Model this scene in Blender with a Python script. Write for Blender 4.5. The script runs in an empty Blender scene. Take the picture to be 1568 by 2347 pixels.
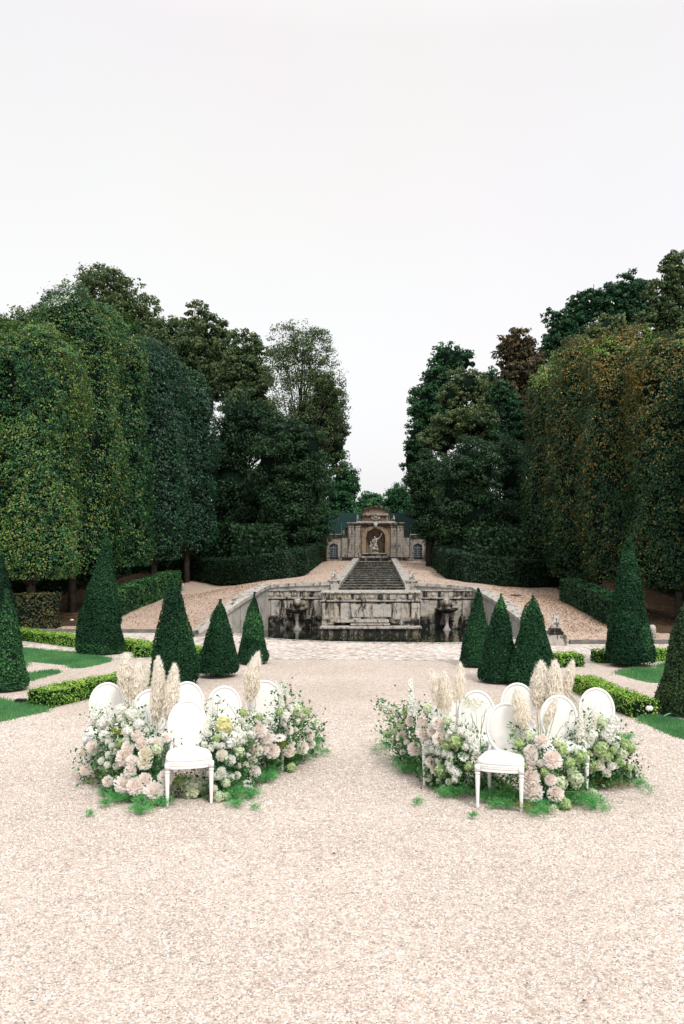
import bpy, bmesh, math, random
import numpy as np
from mathutils import Vector, Matrix, geometry

# ------------------------------------------------------------------ camera, sky, sun, exposure
S = bpy.context.scene
COL = S.collection
F_PX, CX, CY, CAM = 2015.0, 872.0, 1240.0, (0.32, 0.0, 2.645)   # focal length and vanishing point on a 1568 x 2346 picture
cd = bpy.data.cameras.new('camera'); cam = bpy.data.objects.new('camera', cd); COL.objects.link(cam)
cam.location = CAM; cam.rotation_euler = (math.radians(90), 0, 0)
cd.sensor_fit = 'VERTICAL'; cd.sensor_height = 36; cd.sensor_width = 24
cd.lens = 36 * F_PX / 2346; cd.shift_x = -(CX - 784) / 2346; cd.shift_y = (CY - 1173) / 2346
cd.clip_start = 0.1; cd.clip_end = 2000
S.camera = cam

SUN_EL, SUN_AZ = 52, 150       # azimuth measured from +Y clockwise: the sun veiled behind the camera, to its right
W = bpy.data.worlds.new('World'); S.world = W; W.use_nodes = True
nt = W.node_tree; nt.nodes.clear()
out = nt.nodes.new('ShaderNodeOutputWorld')
sky = nt.nodes.new('ShaderNodeTexSky'); sky.sky_type = 'NISHITA'; sky.sun_disc = False
sky.sun_elevation = math.radians(SUN_EL); sky.sun_rotation = math.radians(SUN_AZ); sky.dust_density = 4
hs = nt.nodes.new('ShaderNodeHueSaturation'); hs.inputs['Saturation'].default_value = 0.15
nt.links.new(sky.outputs[0], hs.inputs['Color'])
bg1 = nt.nodes.new('ShaderNodeBackground'); bg1.inputs[1].default_value = 0.05
nt.links.new(hs.outputs[0], bg1.inputs[0])
geo = nt.nodes.new('ShaderNodeTexCoord'); sep = nt.nodes.new('ShaderNodeSeparateXYZ')
nt.links.new(geo.outputs['Generated'], sep.inputs[0])
rmp = nt.nodes.new('ShaderNodeValToRGB'); cr = rmp.color_ramp
cr.elements[0].position = 0.0; cr.elements[0].color = (0.655, 0.645, 0.65, 1)
cr.elements[1].position = 1.0; cr.elements[1].color = (1.3, 1.3, 1.3, 1)
e = cr.elements.new(0.02); e.color = (0.655, 0.645, 0.65, 1)
e = cr.elements.new(0.8); e.color = (1.0, 1.0, 1.0, 1)
e = cr.elements.new(0.15); e.color = (0.635, 0.627, 0.632, 1)
e = cr.elements.new(0.5); e.color = (0.635, 0.628, 0.632, 1)
nz = nt.nodes.new('ShaderNodeTexNoise'); nz.inputs['Scale'].default_value = 1.6; nz.inputs['Detail'].default_value = 3
nt.links.new(geo.outputs['Generated'], nz.inputs['Vector'])
mxn = nt.nodes.new('ShaderNodeMix'); mxn.data_type = 'RGBA'; mxn.blend_type = 'MULTIPLY'; mxn.inputs[0].default_value = 0.17
nt.links.new(sep.outputs['Z'], rmp.inputs[0]); nt.links.new(rmp.outputs[0], mxn.inputs[6]); nt.links.new(nz.outputs['Color'], mxn.inputs[7])
bg2 = nt.nodes.new('ShaderNodeBackground'); bg2.inputs[1].default_value = 1.04
nt.links.new(mxn.outputs[2], bg2.inputs[0])
ad = nt.nodes.new('ShaderNodeAddShader')
nt.links.new(bg1.outputs[0], ad.inputs[0]); nt.links.new(bg2.outputs[0], ad.inputs[1]); nt.links.new(ad.outputs[0], out.inputs[0])
sl = bpy.data.lights.new('sun', 'SUN'); sl.energy = 1.7; sl.angle = math.radians(12); sl.color = (1, 0.96, 0.9)
so = bpy.data.objects.new('sun', sl); COL.objects.link(so)
so.rotation_euler = (math.radians(90 - SUN_EL), 0, math.radians(180 - SUN_AZ) + math.pi * 0)
_d = Vector((math.sin(math.radians(SUN_AZ)) * math.cos(math.radians(SUN_EL)), math.cos(math.radians(SUN_AZ)) * math.cos(math.radians(SUN_EL)), math.sin(math.radians(SUN_EL))))
so.rotation_euler = _d.to_track_quat('Z', 'Y').to_euler()
S.view_settings.view_transform = 'Standard'; S.view_settings.look = 'None'
S.view_settings.exposure = 0.3; S.view_settings.gamma = 1.0
S.cycles.max_bounces = 6; S.cycles.diffuse_bounces = 3; S.cycles.transmission_bounces = 3; S.cycles.transparent_max_bounces = 4
S.cycles.use_denoising = True

# ------------------------------------------------------------------ small maths
def PZ(px, py, z=0.0):                     # point of the photograph on the level z
    Y = F_PX * (CAM[2] - z) / (py - CY)
    return Vector((CAM[0] + (px - CX) * Y / F_PX, Y, z))
def PY(px, py, Y):                         # point of the photograph at the distance Y
    return Vector((CAM[0] + (px - CX) * Y / F_PX, Y, CAM[2] - (py - CY) * Y / F_PX))

class MB:
    """collects boxes, tubes, lathes ... ; build() links them as ONE mesh object"""
    def __init__(s): s.v = []; s.f = []; s.m = []; s.cur = 0
    def add(s, vs, fs):
        b = len(s.v); s.v += [tuple(v) for v in vs]; s.f += [tuple(i + b for i in f) for f in fs]; s.m += [s.cur] * len(fs); return s
    def box(s, x0, x1, y0, y1, z0, z1, bev=0.0, taper=0.0):
        if bev:
            bm = bmesh.new(); bmesh.ops.create_cube(bm, size=1)
            for v in bm.verts:
                v.co = Vector(((x0 + x1) / 2 + v.co.x * (x1 - x0), (y0 + y1) / 2 + v.co.y * (y1 - y0), (z0 + z1) / 2 + v.co.z * (z1 - z0)))
            bmesh.ops.bevel(bm, geom=bm.edges[:], offset=bev, segments=2, affect='EDGES')
            bm.verts.index_update()
            s.add([v.co for v in bm.verts], [[v.index for v in f.verts] for f in bm.faces]); bm.free(); return s
        t = taper
        vs = [(x0, y0, z0), (x1, y0, z0), (x1, y1, z0), (x0, y1, z0), (x0 + t, y0 + t, z1), (x1 - t, y0 + t, z1), (x1 - t, y1 - t, z1), (x0 + t, y1 - t, z1)]
        return s.add(vs, [(3, 2, 1, 0), (4, 5, 6, 7), (0, 1, 5, 4), (1, 2, 6, 5), (2, 3, 7, 6), (3, 0, 4, 7)])
    def tube(s, pts, rad, n=6, closed=False, cap=True):
        pts = [Vector(p) for p in pts]; k = len(pts)
        if not hasattr(rad, '__len__'): rad = [rad] * k
        vs = []; fs = []; up = None
        for i, p in enumerate(pts):
            a = pts[(i - 1) % k] if (closed or i) else p; b = pts[(i + 1) % k] if (closed or i < k - 1) else p
            t = (b - a).normalized() if (b - a).length > 1e-9 else Vector((0, 0, 1))
            if up is None: up = Vector((0, 0, 1)) if abs(t.z) < 0.9 else Vector((1, 0, 0))
            u = t.cross(up)
            if u.length < 1e-4: u = t.cross(Vector((0.3, 1, 0.2)))
            u.normalize(); w = u.cross(t); up = w
            for j in range(n):
                an = 2 * math.pi * j / n; vs.append(p + (u * math.cos(an) + w * math.sin(an)) * rad[i])
        for i in range(k if closed else k - 1):
            for j in range(n):
                a = i * n + j; b = i * n + (j + 1) % n; c = ((i + 1) % k) * n + (j + 1) % n; d = ((i + 1) % k) * n + j
                fs.append((a, b, c, d))
        if cap and not closed: fs.append(tuple(range(n))[::-1]); fs.append(tuple(range((k - 1) * n, k * n)))
        return s.add(vs, fs)
    def lathe(s, prof, c=(0, 0, 0), n=20, sx=1, sy=1):
        vs = []; fs = []; k = len(prof)
        for r, z in prof:
            for j in range(n):
                an = 2 * math.pi * j / n; vs.append((c[0] + math.cos(an) * r * sx, c[1] + math.sin(an) * r * sy, c[2] + z))
        for i in range(k - 1):
            for j in range(n): fs.append((i * n + j, i * n + (j + 1) % n, (i + 1) * n + (j + 1) % n, (i + 1) * n + j))
        fs.append(tuple(range(n))[::-1]); fs.append(tuple(range((k - 1) * n, k * n)))
        return s.add(vs, fs)
    def prism(s, poly, y0, y1):            # (x, z) outline extruded along y
        n = len(poly)
        vs = [(x, y0, z) for x, z in poly] + [(x, y1, z) for x, z in poly]
        fs = [tuple(range(n)), tuple(range(n, 2 * n))[::-1]] + [(i, i + n, (i + 1) % n + n, (i + 1) % n) for i in range(n)]
        return s.add(vs, fs)
    def slab(s, poly, z0, z1):             # (x, y) outline extruded along z
        n = len(poly)
        vs = [(x, y, z0) for x, y in poly] + [(x, y, z1) for x, y in poly]
        fs = [tuple(range(n))[::-1], tuple(range(n, 2 * n))] + [(i, (i + 1) % n, (i + 1) % n + n, i + n) for i in range(n)]
        return s.add(vs, fs)
    def ball(s, c, r, n=8, sq=(1, 1, 1)):
        k = max(4, n // 2 + 1)
        prof = [(max(1e-4, math.sin(math.pi * i / k)) , -math.cos(math.pi * i / k)) for i in range(k + 1)]
        vs = []; fs = []
        for a, z in prof:
            for j in range(n):
                an = 2 * math.pi * j / n; vs.append((c[0] + math.cos(an) * a * r * sq[0], c[1] + math.sin(an) * a * r * sq[1], c[2] + z * r * sq[2]))
        for i in range(k):
            for j in range(n): fs.append((i * n + j, i * n + (j + 1) % n, (i + 1) * n + (j + 1) % n, (i + 1) * n + j))
        return s.add(vs, fs)
    def mesh(s, name, mats, smooth=False):
        me = bpy.data.meshes.new(name); me.from_pydata(s.v, [], s.f)
        for m in (mats if isinstance(mats, (list, tuple)) else [mats]): me.materials.append(m)
        if any(s.m): me.polygons.foreach_set('material_index', s.m)
        bm = bmesh.new(); bm.from_mesh(me); bmesh.ops.recalc_face_normals(bm, faces=bm.faces[:]); bm.to_mesh(me); bm.free()
        if smooth: me.polygons.foreach_set('use_smooth', [True] * len(me.polygons))
        me.update(); return me
    def build(s, name, mats, parent=None, smooth=False, loc=None):
        return link(name, s.mesh(name, mats, smooth), parent, loc)

def link(name, me, parent=None, loc=None):
    o = bpy.data.objects.new(name, me); COL.objects.link(o)
    if parent is not None: o.parent = parent
    if loc is not None: o.location = loc
    return o
def tag(o, label=None, cat=None, group=None, kind=None):
    if label: o['label'] = label
    if cat: o['category'] = cat
    if group: o['group'] = group
    if kind: o['kind'] = kind
    return o
def thing(name, loc, label, cat, group=None, rz=0):
    o = bpy.data.objects.new(name, None); COL.objects.link(o); o.location = loc; o.rotation_euler = (0, 0, rz)
    o.empty_display_size = 0.2
    return tag(o, label, cat, group)
def copy_tree(o, parent=None):
    c = o.copy(); COL.objects.link(c)
    if parent is not None: c.parent = parent
    for ch in [x for x in list(bpy.data.objects) if x.parent == o]: copy_tree(ch, c)
    return c

# ------------------------------------------------------------------ materials
def new_mat(name):
    m = bpy.data.materials.new(name); m.use_nodes = True; n = m.node_tree.nodes; l = m.node_tree.links
    return m, n, l, n['Principled BSDF']
def ramp(n, stops):
    r = n.new('ShaderNodeValToRGB'); c = r.color_ramp
    while len(c.elements) < len(stops): c.elements.new(0.5)
    for el, (p, col) in zip(c.elements, stops): el.position = p; el.color = (*col, 1)
    return r
def noise_n(n, l, vec, scale, detail=4, rough=0.6, dist=0.0):
    t = n.new('ShaderNodeTexNoise'); t.inputs['Scale'].default_value = scale; t.inputs['Detail'].default_value = detail
    t.inputs['Roughness'].default_value = rough; t.inputs['Distortion'].default_value = dist
    if vec is not None: l.new(vec, t.inputs['Vector'])
    return t
def mixc(n, l, fac, a, b, mode='MIX'):
    m = n.new('ShaderNodeMix'); m.data_type = 'RGBA'; m.blend_type = mode
    for s_, i in ((fac, 0), (a, 6), (b, 7)):
        if hasattr(s_, 'is_output'): l.new(s_, m.inputs[i])
        elif i == 0: m.inputs[0].default_value = s_
        else: m.inputs[i].default_value = (*s_, 1)
    return m.outputs[2]
def maprange(n, l, v, a, b, c=0, d=1):
    m = n.new('ShaderNodeMapRange'); m.inputs[1].default_value = a; m.inputs[2].default_value = b; m.inputs[3].default_value = c; m.inputs[4].default_value = d
    l.new(v, m.inputs[0]); return m.outputs[0]
def bump(n, l, h, strength, dist, bs):
    b = n.new('ShaderNodeBump'); b.inputs['Strength'].default_value = strength; b.inputs['Distance'].default_value = dist
    l.new(h, b.inputs['Height']); l.new(b.outputs[0], bs.inputs['Normal'])

def gravel_mat(name, tone, cell=70.0, brown=0.0, leafy=0.0):
    m, n, l, bs = new_mat(name)
    tc = n.new('ShaderNodeTexCoord'); v = tc.outputs['Object']
    vo = n.new('ShaderNodeTexVoronoi'); vo.inputs['Scale'].default_value = cell; l.new(v, vo.inputs['Vector'])
    sp = n.new('ShaderNodeSeparateColor'); l.new(vo.outputs['Color'], sp.inputs[0])
    t = tone
    c1 = ramp(n, [(0.0, (t[0] * .42, t[1] * .42, t[2] * .46)), (0.10, (t[0] * .72, t[1] * .68, t[2] * .66)), (0.35, (t[0] * .95, t[1] * .86, t[2] * .80)),
                  (0.6, t), (0.8, (t[0] * 1.10, t[1] * 1.08, t[2] * 1.05)), (1.0, (min(.9, t[0] * 1.3), min(.9, t[1] * 1.38), min(.9, t[2] * 1.45)))])
    l.new(sp.outputs[0], c1.inputs[0])
    vo2 = n.new('ShaderNodeTexVoronoi'); vo2.inputs['Scale'].default_value = cell * 0.42; l.new(v, vo2.inputs['Vector'])
    sp2 = n.new('ShaderNodeSeparateColor'); l.new(vo2.outputs['Color'], sp2.inputs[0])
    c2 = ramp(n, [(0.0, (.66, .60, .58)), (0.2, (.97, .90, .84)), (0.8, (1.02, 1.0, .98)), (1.0, (1.18, 1.16, 1.14))]); l.new(sp2.outputs[1], c2.inputs[0])
    col = mixc(n, l, 0.75, c1.outputs[0], c2.outputs[0], 'MULTIPLY')
    big = noise_n(n, l, v, 0.55, 5, 0.6); cb = ramp(n, [(0.36, (.89, .87, .85)), (0.62, (1.05, 1.04, 1.035))]); l.new(big.outputs[0], cb.inputs[0])
    col = mixc(n, l, 0.8, col, cb.outputs[0], 'MULTIPLY')
    mid = noise_n(n, l, v, 9.0, 3, 0.6); cm = ramp(n, [(0.35, (.90, .88, .86)), (0.6, (1.03, 1.03, 1.03))]); l.new(mid.outputs[0], cm.inputs[0])
    col = mixc(n, l, 0.7, col, cm.outputs[0], 'MULTIPLY')
    if brown:
        bn = noise_n(n, l, v, 1.4, 8, 0.75); f = maprange(n, l, bn.outputs[0], .35, .75, 0, brown)
        col = mixc(n, l, f, col, (.30, .19, .12))
    l.new(col, bs.inputs['Base Color']); bs.inputs['Roughness'].default_value = 0.85; bs.inputs['Specular IOR Level'].default_value = 0.15
    inv = maprange(n, l, vo.outputs['Distance'], 0, .012 * 70 / cell * 60, 1, 0)
    h = n.new('ShaderNodeMath'); h.operation = 'SUBTRACT'; h.inputs[0].default_value = 1.0; l.new(vo.outputs['Distance'], h.inputs[1])
    bump(n, l, h.outputs[0], 0.55, 0.012, bs)
    return m

def stone_mat(name, base, dark, amount=0.5, scale=1.0, moss_below=None, block=None, ochre=0.25):
    """weathered limestone: lichen blotches, run marks, joints; moss_below = height under which black moss takes over"""
    m, n, l, bs = new_mat(name)
    tc = n.new('ShaderNodeTexCoord'); v = tc.outputs['Object']
    n1 = noise_n(n, l, v, 3.2 * scale, 8, 0.68, 0.3); c1 = ramp(n, [(0.30, tuple(x * .62 for x in base)), (0.5, base), (0.72, tuple(min(.8, x * 1.25) for x in base))]); l.new(n1.outputs[0], c1.inputs[0])
    n4 = noise_n(n, l, v, 1.3 * scale, 4, 0.6); f4 = maprange(n, l, n4.outputs[0], .48, .66, 0, ochre)
    col = mixc(n, l, f4, c1.outputs[0], (.42, .30, .16))
    mp = n.new('ShaderNodeMapping'); mp.inputs['Scale'].default_value = (2.6 * scale, 2.6 * scale, 0.75 * scale); l.new(v, mp.inputs[0])
    n2 = noise_n(n, l, mp.outputs[0], 1.5, 9, 0.72, 0.6)
    lo = 0.62 - 0.26 * amount
    fac = maprange(n, l, n2.outputs[0], lo, lo + 0.09, 0, 0.96)
    if moss_below is not None:
        sx = n.new('ShaderNodeSeparateXYZ'); l.new(v, sx.inputs[0])
        g = maprange(n, l, sx.outputs[2], moss_below + .10, moss_below - .06, 0, 1)
        n5 = noise_n(n, l, v, 2.3, 6, 0.65); g2 = maprange(n, l, n5.outputs[0], .45, .52, 0.10, 1.0)
        mu = n.new('ShaderNodeMath'); mu.operation = 'MULTIPLY'; l.new(g, mu.inputs[0]); l.new(g2, mu.inputs[1])
        mx = n.new('ShaderNodeMath'); mx.operation = 'MAXIMUM'; l.new(fac, mx.inputs[0]); l.new(mu.outputs[0], mx.inputs[1]); fac = mx.outputs[0]
    col = mixc(n, l, fac, col, dark)
    n3 = noise_n(n, l, v, 26 * scale, 4, 0.7); c3 = ramp(n, [(0.3, (.62, .60, .58)), (0.6, (1.08, 1.08, 1.08))]); l.new(n3.outputs[0], c3.inputs[0])
    col = mixc(n, l, 0.8, col, c3.outputs[0], 'MULTIPLY')
    if block:
        br = n.new('ShaderNodeTexBrick'); br.inputs['Scale'].default_value = 1.0; br.inputs['Brick Width'].default_value = block[0]; br.inputs['Row Height'].default_value = block[1]
        br.inputs['Mortar Size'].default_value = block[2]; br.inputs['Color1'].default_value = (1, 1, 1, 1); br.inputs['Color2'].default_value = (.88, .86, .84, 1); br.inputs['Mortar'].default_value = (.38, .36, .33, 1)
        mp2 = n.new('ShaderNodeMapping'); mp2.inputs['Rotation'].default_value = (math.radians(90), 0, 0); l.new(v, mp2.inputs[0]); l.new(mp2.outputs[0], br.inputs['Vector'])
        col = mixc(n, l, 0.9, col, br.outputs[0], 'MULTIPLY')
    l.new(col, bs.inputs['Base Color']); bs.inputs['Roughness'].default_value = 0.9; bs.inputs['Specular IOR Level'].default_value = 0.2
    bump(n, l, n1.outputs[0], 0.5, 0.03, bs)
    return m

def plain_mat(name, col, rough=0.6, metal=0.0, var=0.15, scale=8, spec=0.4, bumpd=0.0):
    m, n, l, bs = new_mat(name)
    tc = n.new('ShaderNodeTexCoord')
    t = noise_n(n, l, tc.outputs['Object'], scale, 5, 0.6)
    c = ramp(n, [(0.3, tuple(x * (1 - var) for x in col)), (0.7, tuple(min(.95, x * (1 + var)) for x in col))]); l.new(t.outputs[0], c.inputs[0])
    l.new(c.outputs[0], bs.inputs['Base Color']); bs.inputs['Roughness'].default_value = rough; bs.inputs['Metallic'].default_value = metal
    bs.inputs['Specular IOR Level'].default_value = spec
    if bumpd: bump(n, l, t.outputs[0], 0.4, bumpd, bs)
    return m

def leaf_mat(name, stops, trans=0.22, rough=0.55, spec=0.25):
    """each leaf carries its own 'tint' between 0 and 1; the ramp gives its colour"""
    m, n, l, bs = new_mat(name)
    at = n.new('ShaderNodeAttribute'); at.attribute_name = 'tint'
    r = ramp(n, stops); l.new(at.outputs['Fac'], r.inputs[0])
    l.new(r.outputs[0], bs.inputs['Base Color']); bs.inputs['Roughness'].default_value = rough; bs.inputs['Specular IOR Level'].default_value = spec
    if trans:
        tr = n.new('ShaderNodeBsdfTranslucent'); l.new(r.outputs[0], tr.inputs[0])
        mx = n.new('ShaderNodeMixShader'); mx.inputs[0].default_value = trans
        l.new(bs.outputs[0], mx.inputs[1]); l.new(tr.outputs[0], mx.inputs[2]); l.new(mx.outputs[0], n['Material Output'].inputs[0])
    return m

G0, G1, G2 = (.006, .026, .018), (.014, .060, .036), (.030, .105, .050)
M = {}
M['gravel'] = gravel_mat('gravel', (.56, .508, .47), 84)
M['gravel_ramp'] = gravel_mat('gravel_ramp', (.50, .415, .36), 40, brown=0.30)
M['cobble'] = gravel_mat('cobble', (.56, .53, .51), 14)
M['stone_wall'] = stone_mat('stone_wall', (.50, .46, .40), (.018, .018, .017), 0.56, 1.0, moss_below=0.24, block=(0.62, 0.30, 0.006))
M['stone_light'] = stone_mat('stone_light', (.44, .41, .375), (.04, .04, .037), 0.40, 1.6, ochre=.12)
M['stone_side'] = stone_mat('stone_side', (.42, .40, .375), (.05, .05, .05), 0.12, 1.0, block=(0.5, 0.9, 0.006), ochre=.12)
M['stone_dark'] = stone_mat('stone_dark', (.20, .19, .16), (.018, .018, .016), 0.85, 1.6)
M['stone_niche'] = stone_mat('stone_niche', (.37, .345, .31), (.045, .042, .038), 0.36, 1.4, block=(0.35, 0.16, 0.006), ochre=.22)
M['stone_ochre'] = stone_mat('stone_ochre', (.27, .215, .155), (.05, .035, .025), 0.35, 1.4, ochre=.5)
M['stone_step'] = stone_mat('stone_step', (.30, .285, .24), (.022, .022, .018), 0.80, 2.6, ochre=.2)
M['stone_statue'] = stone_mat('stone_statue', (.50, .475, .44), (.06, .055, .05), 0.52, 5.0, ochre=.1)
M['core'] = plain_mat('foliage_shade_fill', (.006, .013, .009), 0.9, var=.3, scale=3, spec=.05)  # near-black filler colour: the shade inside foliage, painted on solid cores
M['bark'] = plain_mat('bark', (.085, .072, .058), 0.9, var=.45, scale=6, spec=.1, bumpd=.02)
M['bark_dark'] = plain_mat('bark_dark', (.035, .030, .025), 0.9, var=.4, scale=6, spec=.1)
M['yew'] = leaf_mat('yew_leaf', [(0, (.006, .024, .011)), (.5, (.015, .062, .026)), (.85, (.038, .13, .045)), (1, (.09, .22, .07))], rough=.6, spec=.12)
M['yew_warm'] = leaf_mat('yew_leaf_warm', [(0, (.010, .026, .010)), (.5, (.030, .068, .022)), (.85, (.075, .13, .035)), (1, (.19, .22, .05))])
M['box'] = leaf_mat('box_leaf', [(0, (.012, .045, .012)), (.35, (.045, .14, .025)), (.75, (.20, .40, .05)), (1, (.40, .58, .10))])
M['hornbeam'] = leaf_mat('hornbeam_leaf', [(0, (.008, .034, .014)), (.30, (.026, .10, .036)), (.50, (.055, .17, .050)), (.64, (.12, .25, .055)), (.80, (.25, .30, .07)), (.94, (.38, .33, .09)), (1, (.34, .22, .07))], rough=.5, spec=.25)
M['hornbeam_cool'] = leaf_mat('hornbeam_cool_leaf', [(0, (.006, .030, .016)), (.4, (.019, .082, .036)), (.75, (.048, .155, .062)), (.9, (.10, .24, .07)), (1, (.28, .26, .06))], rough=.45, spec=.35)
M['autumn'] = leaf_mat('autumn_leaf', [(0, (.020, .040, .020)), (.30, (.055, .072, .028)), (.55, (.14, .105, .040)), (.75, (.26, .14, .045)), (.9, (.34, .20, .06)), (1, (.36, .27, .08))])
M['olive'] = leaf_mat('olive_leaf', [(0, (.020, .046, .020)), (.4, (.070, .120, .046)), (.8, (.16, .20, .075)), (1, (.28, .24, .09))])
M['hornbeam_warm'] = leaf_mat('hornbeam_warm_leaf', [(0, (.008, .032, .014)), (.30, (.026, .085, .032)), (.45, (.07, .15, .04)), (.60, (.18, .17, .045)), (.76, (.36, .21, .055)), (.90, (.47, .28, .08)), (.96, (.40, .22, .07)), (1, (.24, .46, .08))], rough=.5, spec=.25)
M['rust'] = leaf_mat('rust_leaf', [(0, (.022, .026, .013)), (.3, (.050, .055, .026)), (.65, (.12, .075, .035)), (.9, (.21, .12, .055)), (1, (.22, .20, .09))])
M['oak'] = leaf_mat('oak_leaf', [(0, (.006, .030, .013)), (.5, (.020, .080, .032)), (1, (.07, .18, .06))])
M['shade'] = leaf_mat('woodland_leaf', [(0, (.006, .020, .008)), (.5, (.018, .054, .021)), (.88, (.048, .115, .040)), (1, (.17, .15, .045))])
M['bright'] = leaf_mat('bright_leaf', [(0, (.012, .06, .025)), (.5, (.035, .14, .055)), (1, (.11, .25, .06))])
M['grass'] = leaf_mat('grass_blade', [(0, (.05, .16, .06)), (.5, (.11, .32, .12)), (1, (.28, .46, .19))], .4)
M['lawn_soil'] = plain_mat('lawn_soil', (.06, .19, .07), .95, var=.4, scale=14)
M['litter'] = leaf_mat('fallen_leaf', [(0, (.10, .045, .02)), (.5, (.24, .11, .05)), (.8, (.36, .20, .09)), (1, (.45, .34, .10))], .1)
M['flora'] = leaf_mat('bouquet_leaf', [(0, (.012, .06, .018)), (.35, (.05, .17, .05)), (.7, (.17, .34, .10)), (1, (.42, .55, .25))], .3)
M['fern'] = leaf_mat('fern_leaf', [(0, (.02, .14, .03)), (.45, (.09, .38, .11)), (1, (.32, .64, .24))], .35)
M['trail'] = leaf_mat('trailing_leaf', [(0, (.10, .12, .03)), (.5, (.24, .26, .08)), (1, (.42, .40, .18))], .3)
M['limey'] = leaf_mat('lime_leaf', [(0, (.10, .17, .02)), (.5, (.28, .34, .04)), (1, (.50, .48, .10))], .3)
M['pampas'] = leaf_mat('pampas_hair', [(0, (.80, .70, .54)), (.4, (.93, .87, .77)), (1, (.97, .95, .91))], .5, .9, .05)
M['pampas_pale'] = leaf_mat('pampas_pale_hair', [(0, (.78, .68, .52)), (.4, (.92, .86, .76)), (1, (.97, .94, .90))], .5, .8, .1)
M['stem'] = plain_mat('stem', (.10, .19, .06), .6, var=.3, scale=20)
M['stem_dry'] = plain_mat('stem_dry', (.34, .27, .15), .7, var=.3, scale=20)
def petal_mat(name, inner, outer):
    return leaf_mat(name, [(0, inner), (.35, tuple((a + b) / 2 for a, b in zip(inner, outer))), (.8, outer), (1, tuple(min(.95, x * 1.04) for x in outer))], .46, .8, .1)
M['blush'] = petal_mat('blush_petal', (.92, .79, .71), (.95, .90, .865))
M['pale'] = petal_mat('pale_petal', (.91, .80, .73), (.95, .915, .885))
M['cream'] = petal_mat('cream_petal', (.84, .76, .56), (.95, .93, .87))
M['white'] = petal_mat('white_petal', (.78, .80, .62), (.95, .95, .92))
M['greenf'] = petal_mat('green_floret', (.28, .42, .13), (.62, .74, .42))
M['palegreen'] = petal_mat('pale_green_floret', (.55, .63, .34), (.82, .87, .70))
M['yellowf'] = petal_mat('yellow_floret', (.66, .60, .25), (.86, .84, .50))
M['chair'] = plain_mat('chair_paint', (.80, .79, .775), .38, var=.035, scale=30, spec=.45)
M['fabric'] = plain_mat('chair_fabric', (.76, .735, .70), .85, var=.04, scale=60, spec=.2, bumpd=.001)
M['fence'] = plain_mat('fence_mesh', (.012, .050, .048), .7, var=.25, scale=2)
M['fence_post'] = plain_mat('fence_post', (.08, .22, .22), .5)
M['iron'] = plain_mat('iron', (.03, .03, .03), .6, .5, var=.4)
M['glass_dark'] = plain_mat('dark_window', (.018, .022, .028), .15, var=.5, scale=4, spec=.6)
M['window_paint'] = plain_mat('window_paint', (.22, .25, .28), .6, var=.2)
M['plastic_black'] = plain_mat('black_plastic', (.02, .02, .022), .4)
M['lamp_white'] = plain_mat('lamp_shade', (.85, .83, .78), .4, var=.03)
M['hose_green'] = plain_mat('green_hose', (.08, .36, .16), .35, var=.1)
M['brass'] = plain_mat('kerb_stone', (.15, .14, .125), .9, var=.4, scale=5, bumpd=.01)
m, n, l, bs = new_mat('pool_water'); bs.inputs['Base Color'].default_value = (.010, .016, .010, 1); bs.inputs['Roughness'].default_value = .04; bs.inputs['Specular IOR Level'].default_value = .6
tcx = n.new('ShaderNodeTexCoord'); w1 = noise_n(n, l, tcx.outputs['Object'], 3.0, 3); bump(n, l, w1.outputs[0], .12, .02, bs); M['water'] = m
m, n, l, bs = new_mat('brickwork'); tcx = n.new('ShaderNodeTexCoord'); mp = n.new('ShaderNodeMapping'); mp.inputs['Rotation'].default_value = (math.radians(90), 0, 0); l.new(tcx.outputs['Object'], mp.inputs[0])
br = n.new('ShaderNodeTexBrick'); br.inputs['Scale'].default_value = 1; br.inputs['Brick Width'].default_value = .14; br.inputs['Row Height'].default_value = .045; br.inputs['Mortar Size'].default_value = .005
br.inputs['Color1'].default_value = (.24, .12, .07, 1); br.inputs['Color2'].default_value = (.17, .095, .06, 1); br.inputs['Mortar'].default_value = (.28, .22, .16, 1); l.new(mp.outputs[0], br.inputs['Vector'])
nn = noise_n(n, l, tcx.outputs['Object'], 4, 6); cc = ramp(n, [(.35, (.35, .33, .30)), (.6, (1, 1, 1))]); l.new(nn.outputs[0], cc.inputs[0])
l.new(mixc(n, l, .85, br.outputs[0], cc.outputs[0], 'MULTIPLY'), bs.inputs['Base Color']); bs.inputs['Roughness'].default_value = .9; M['brick'] = m

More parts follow.
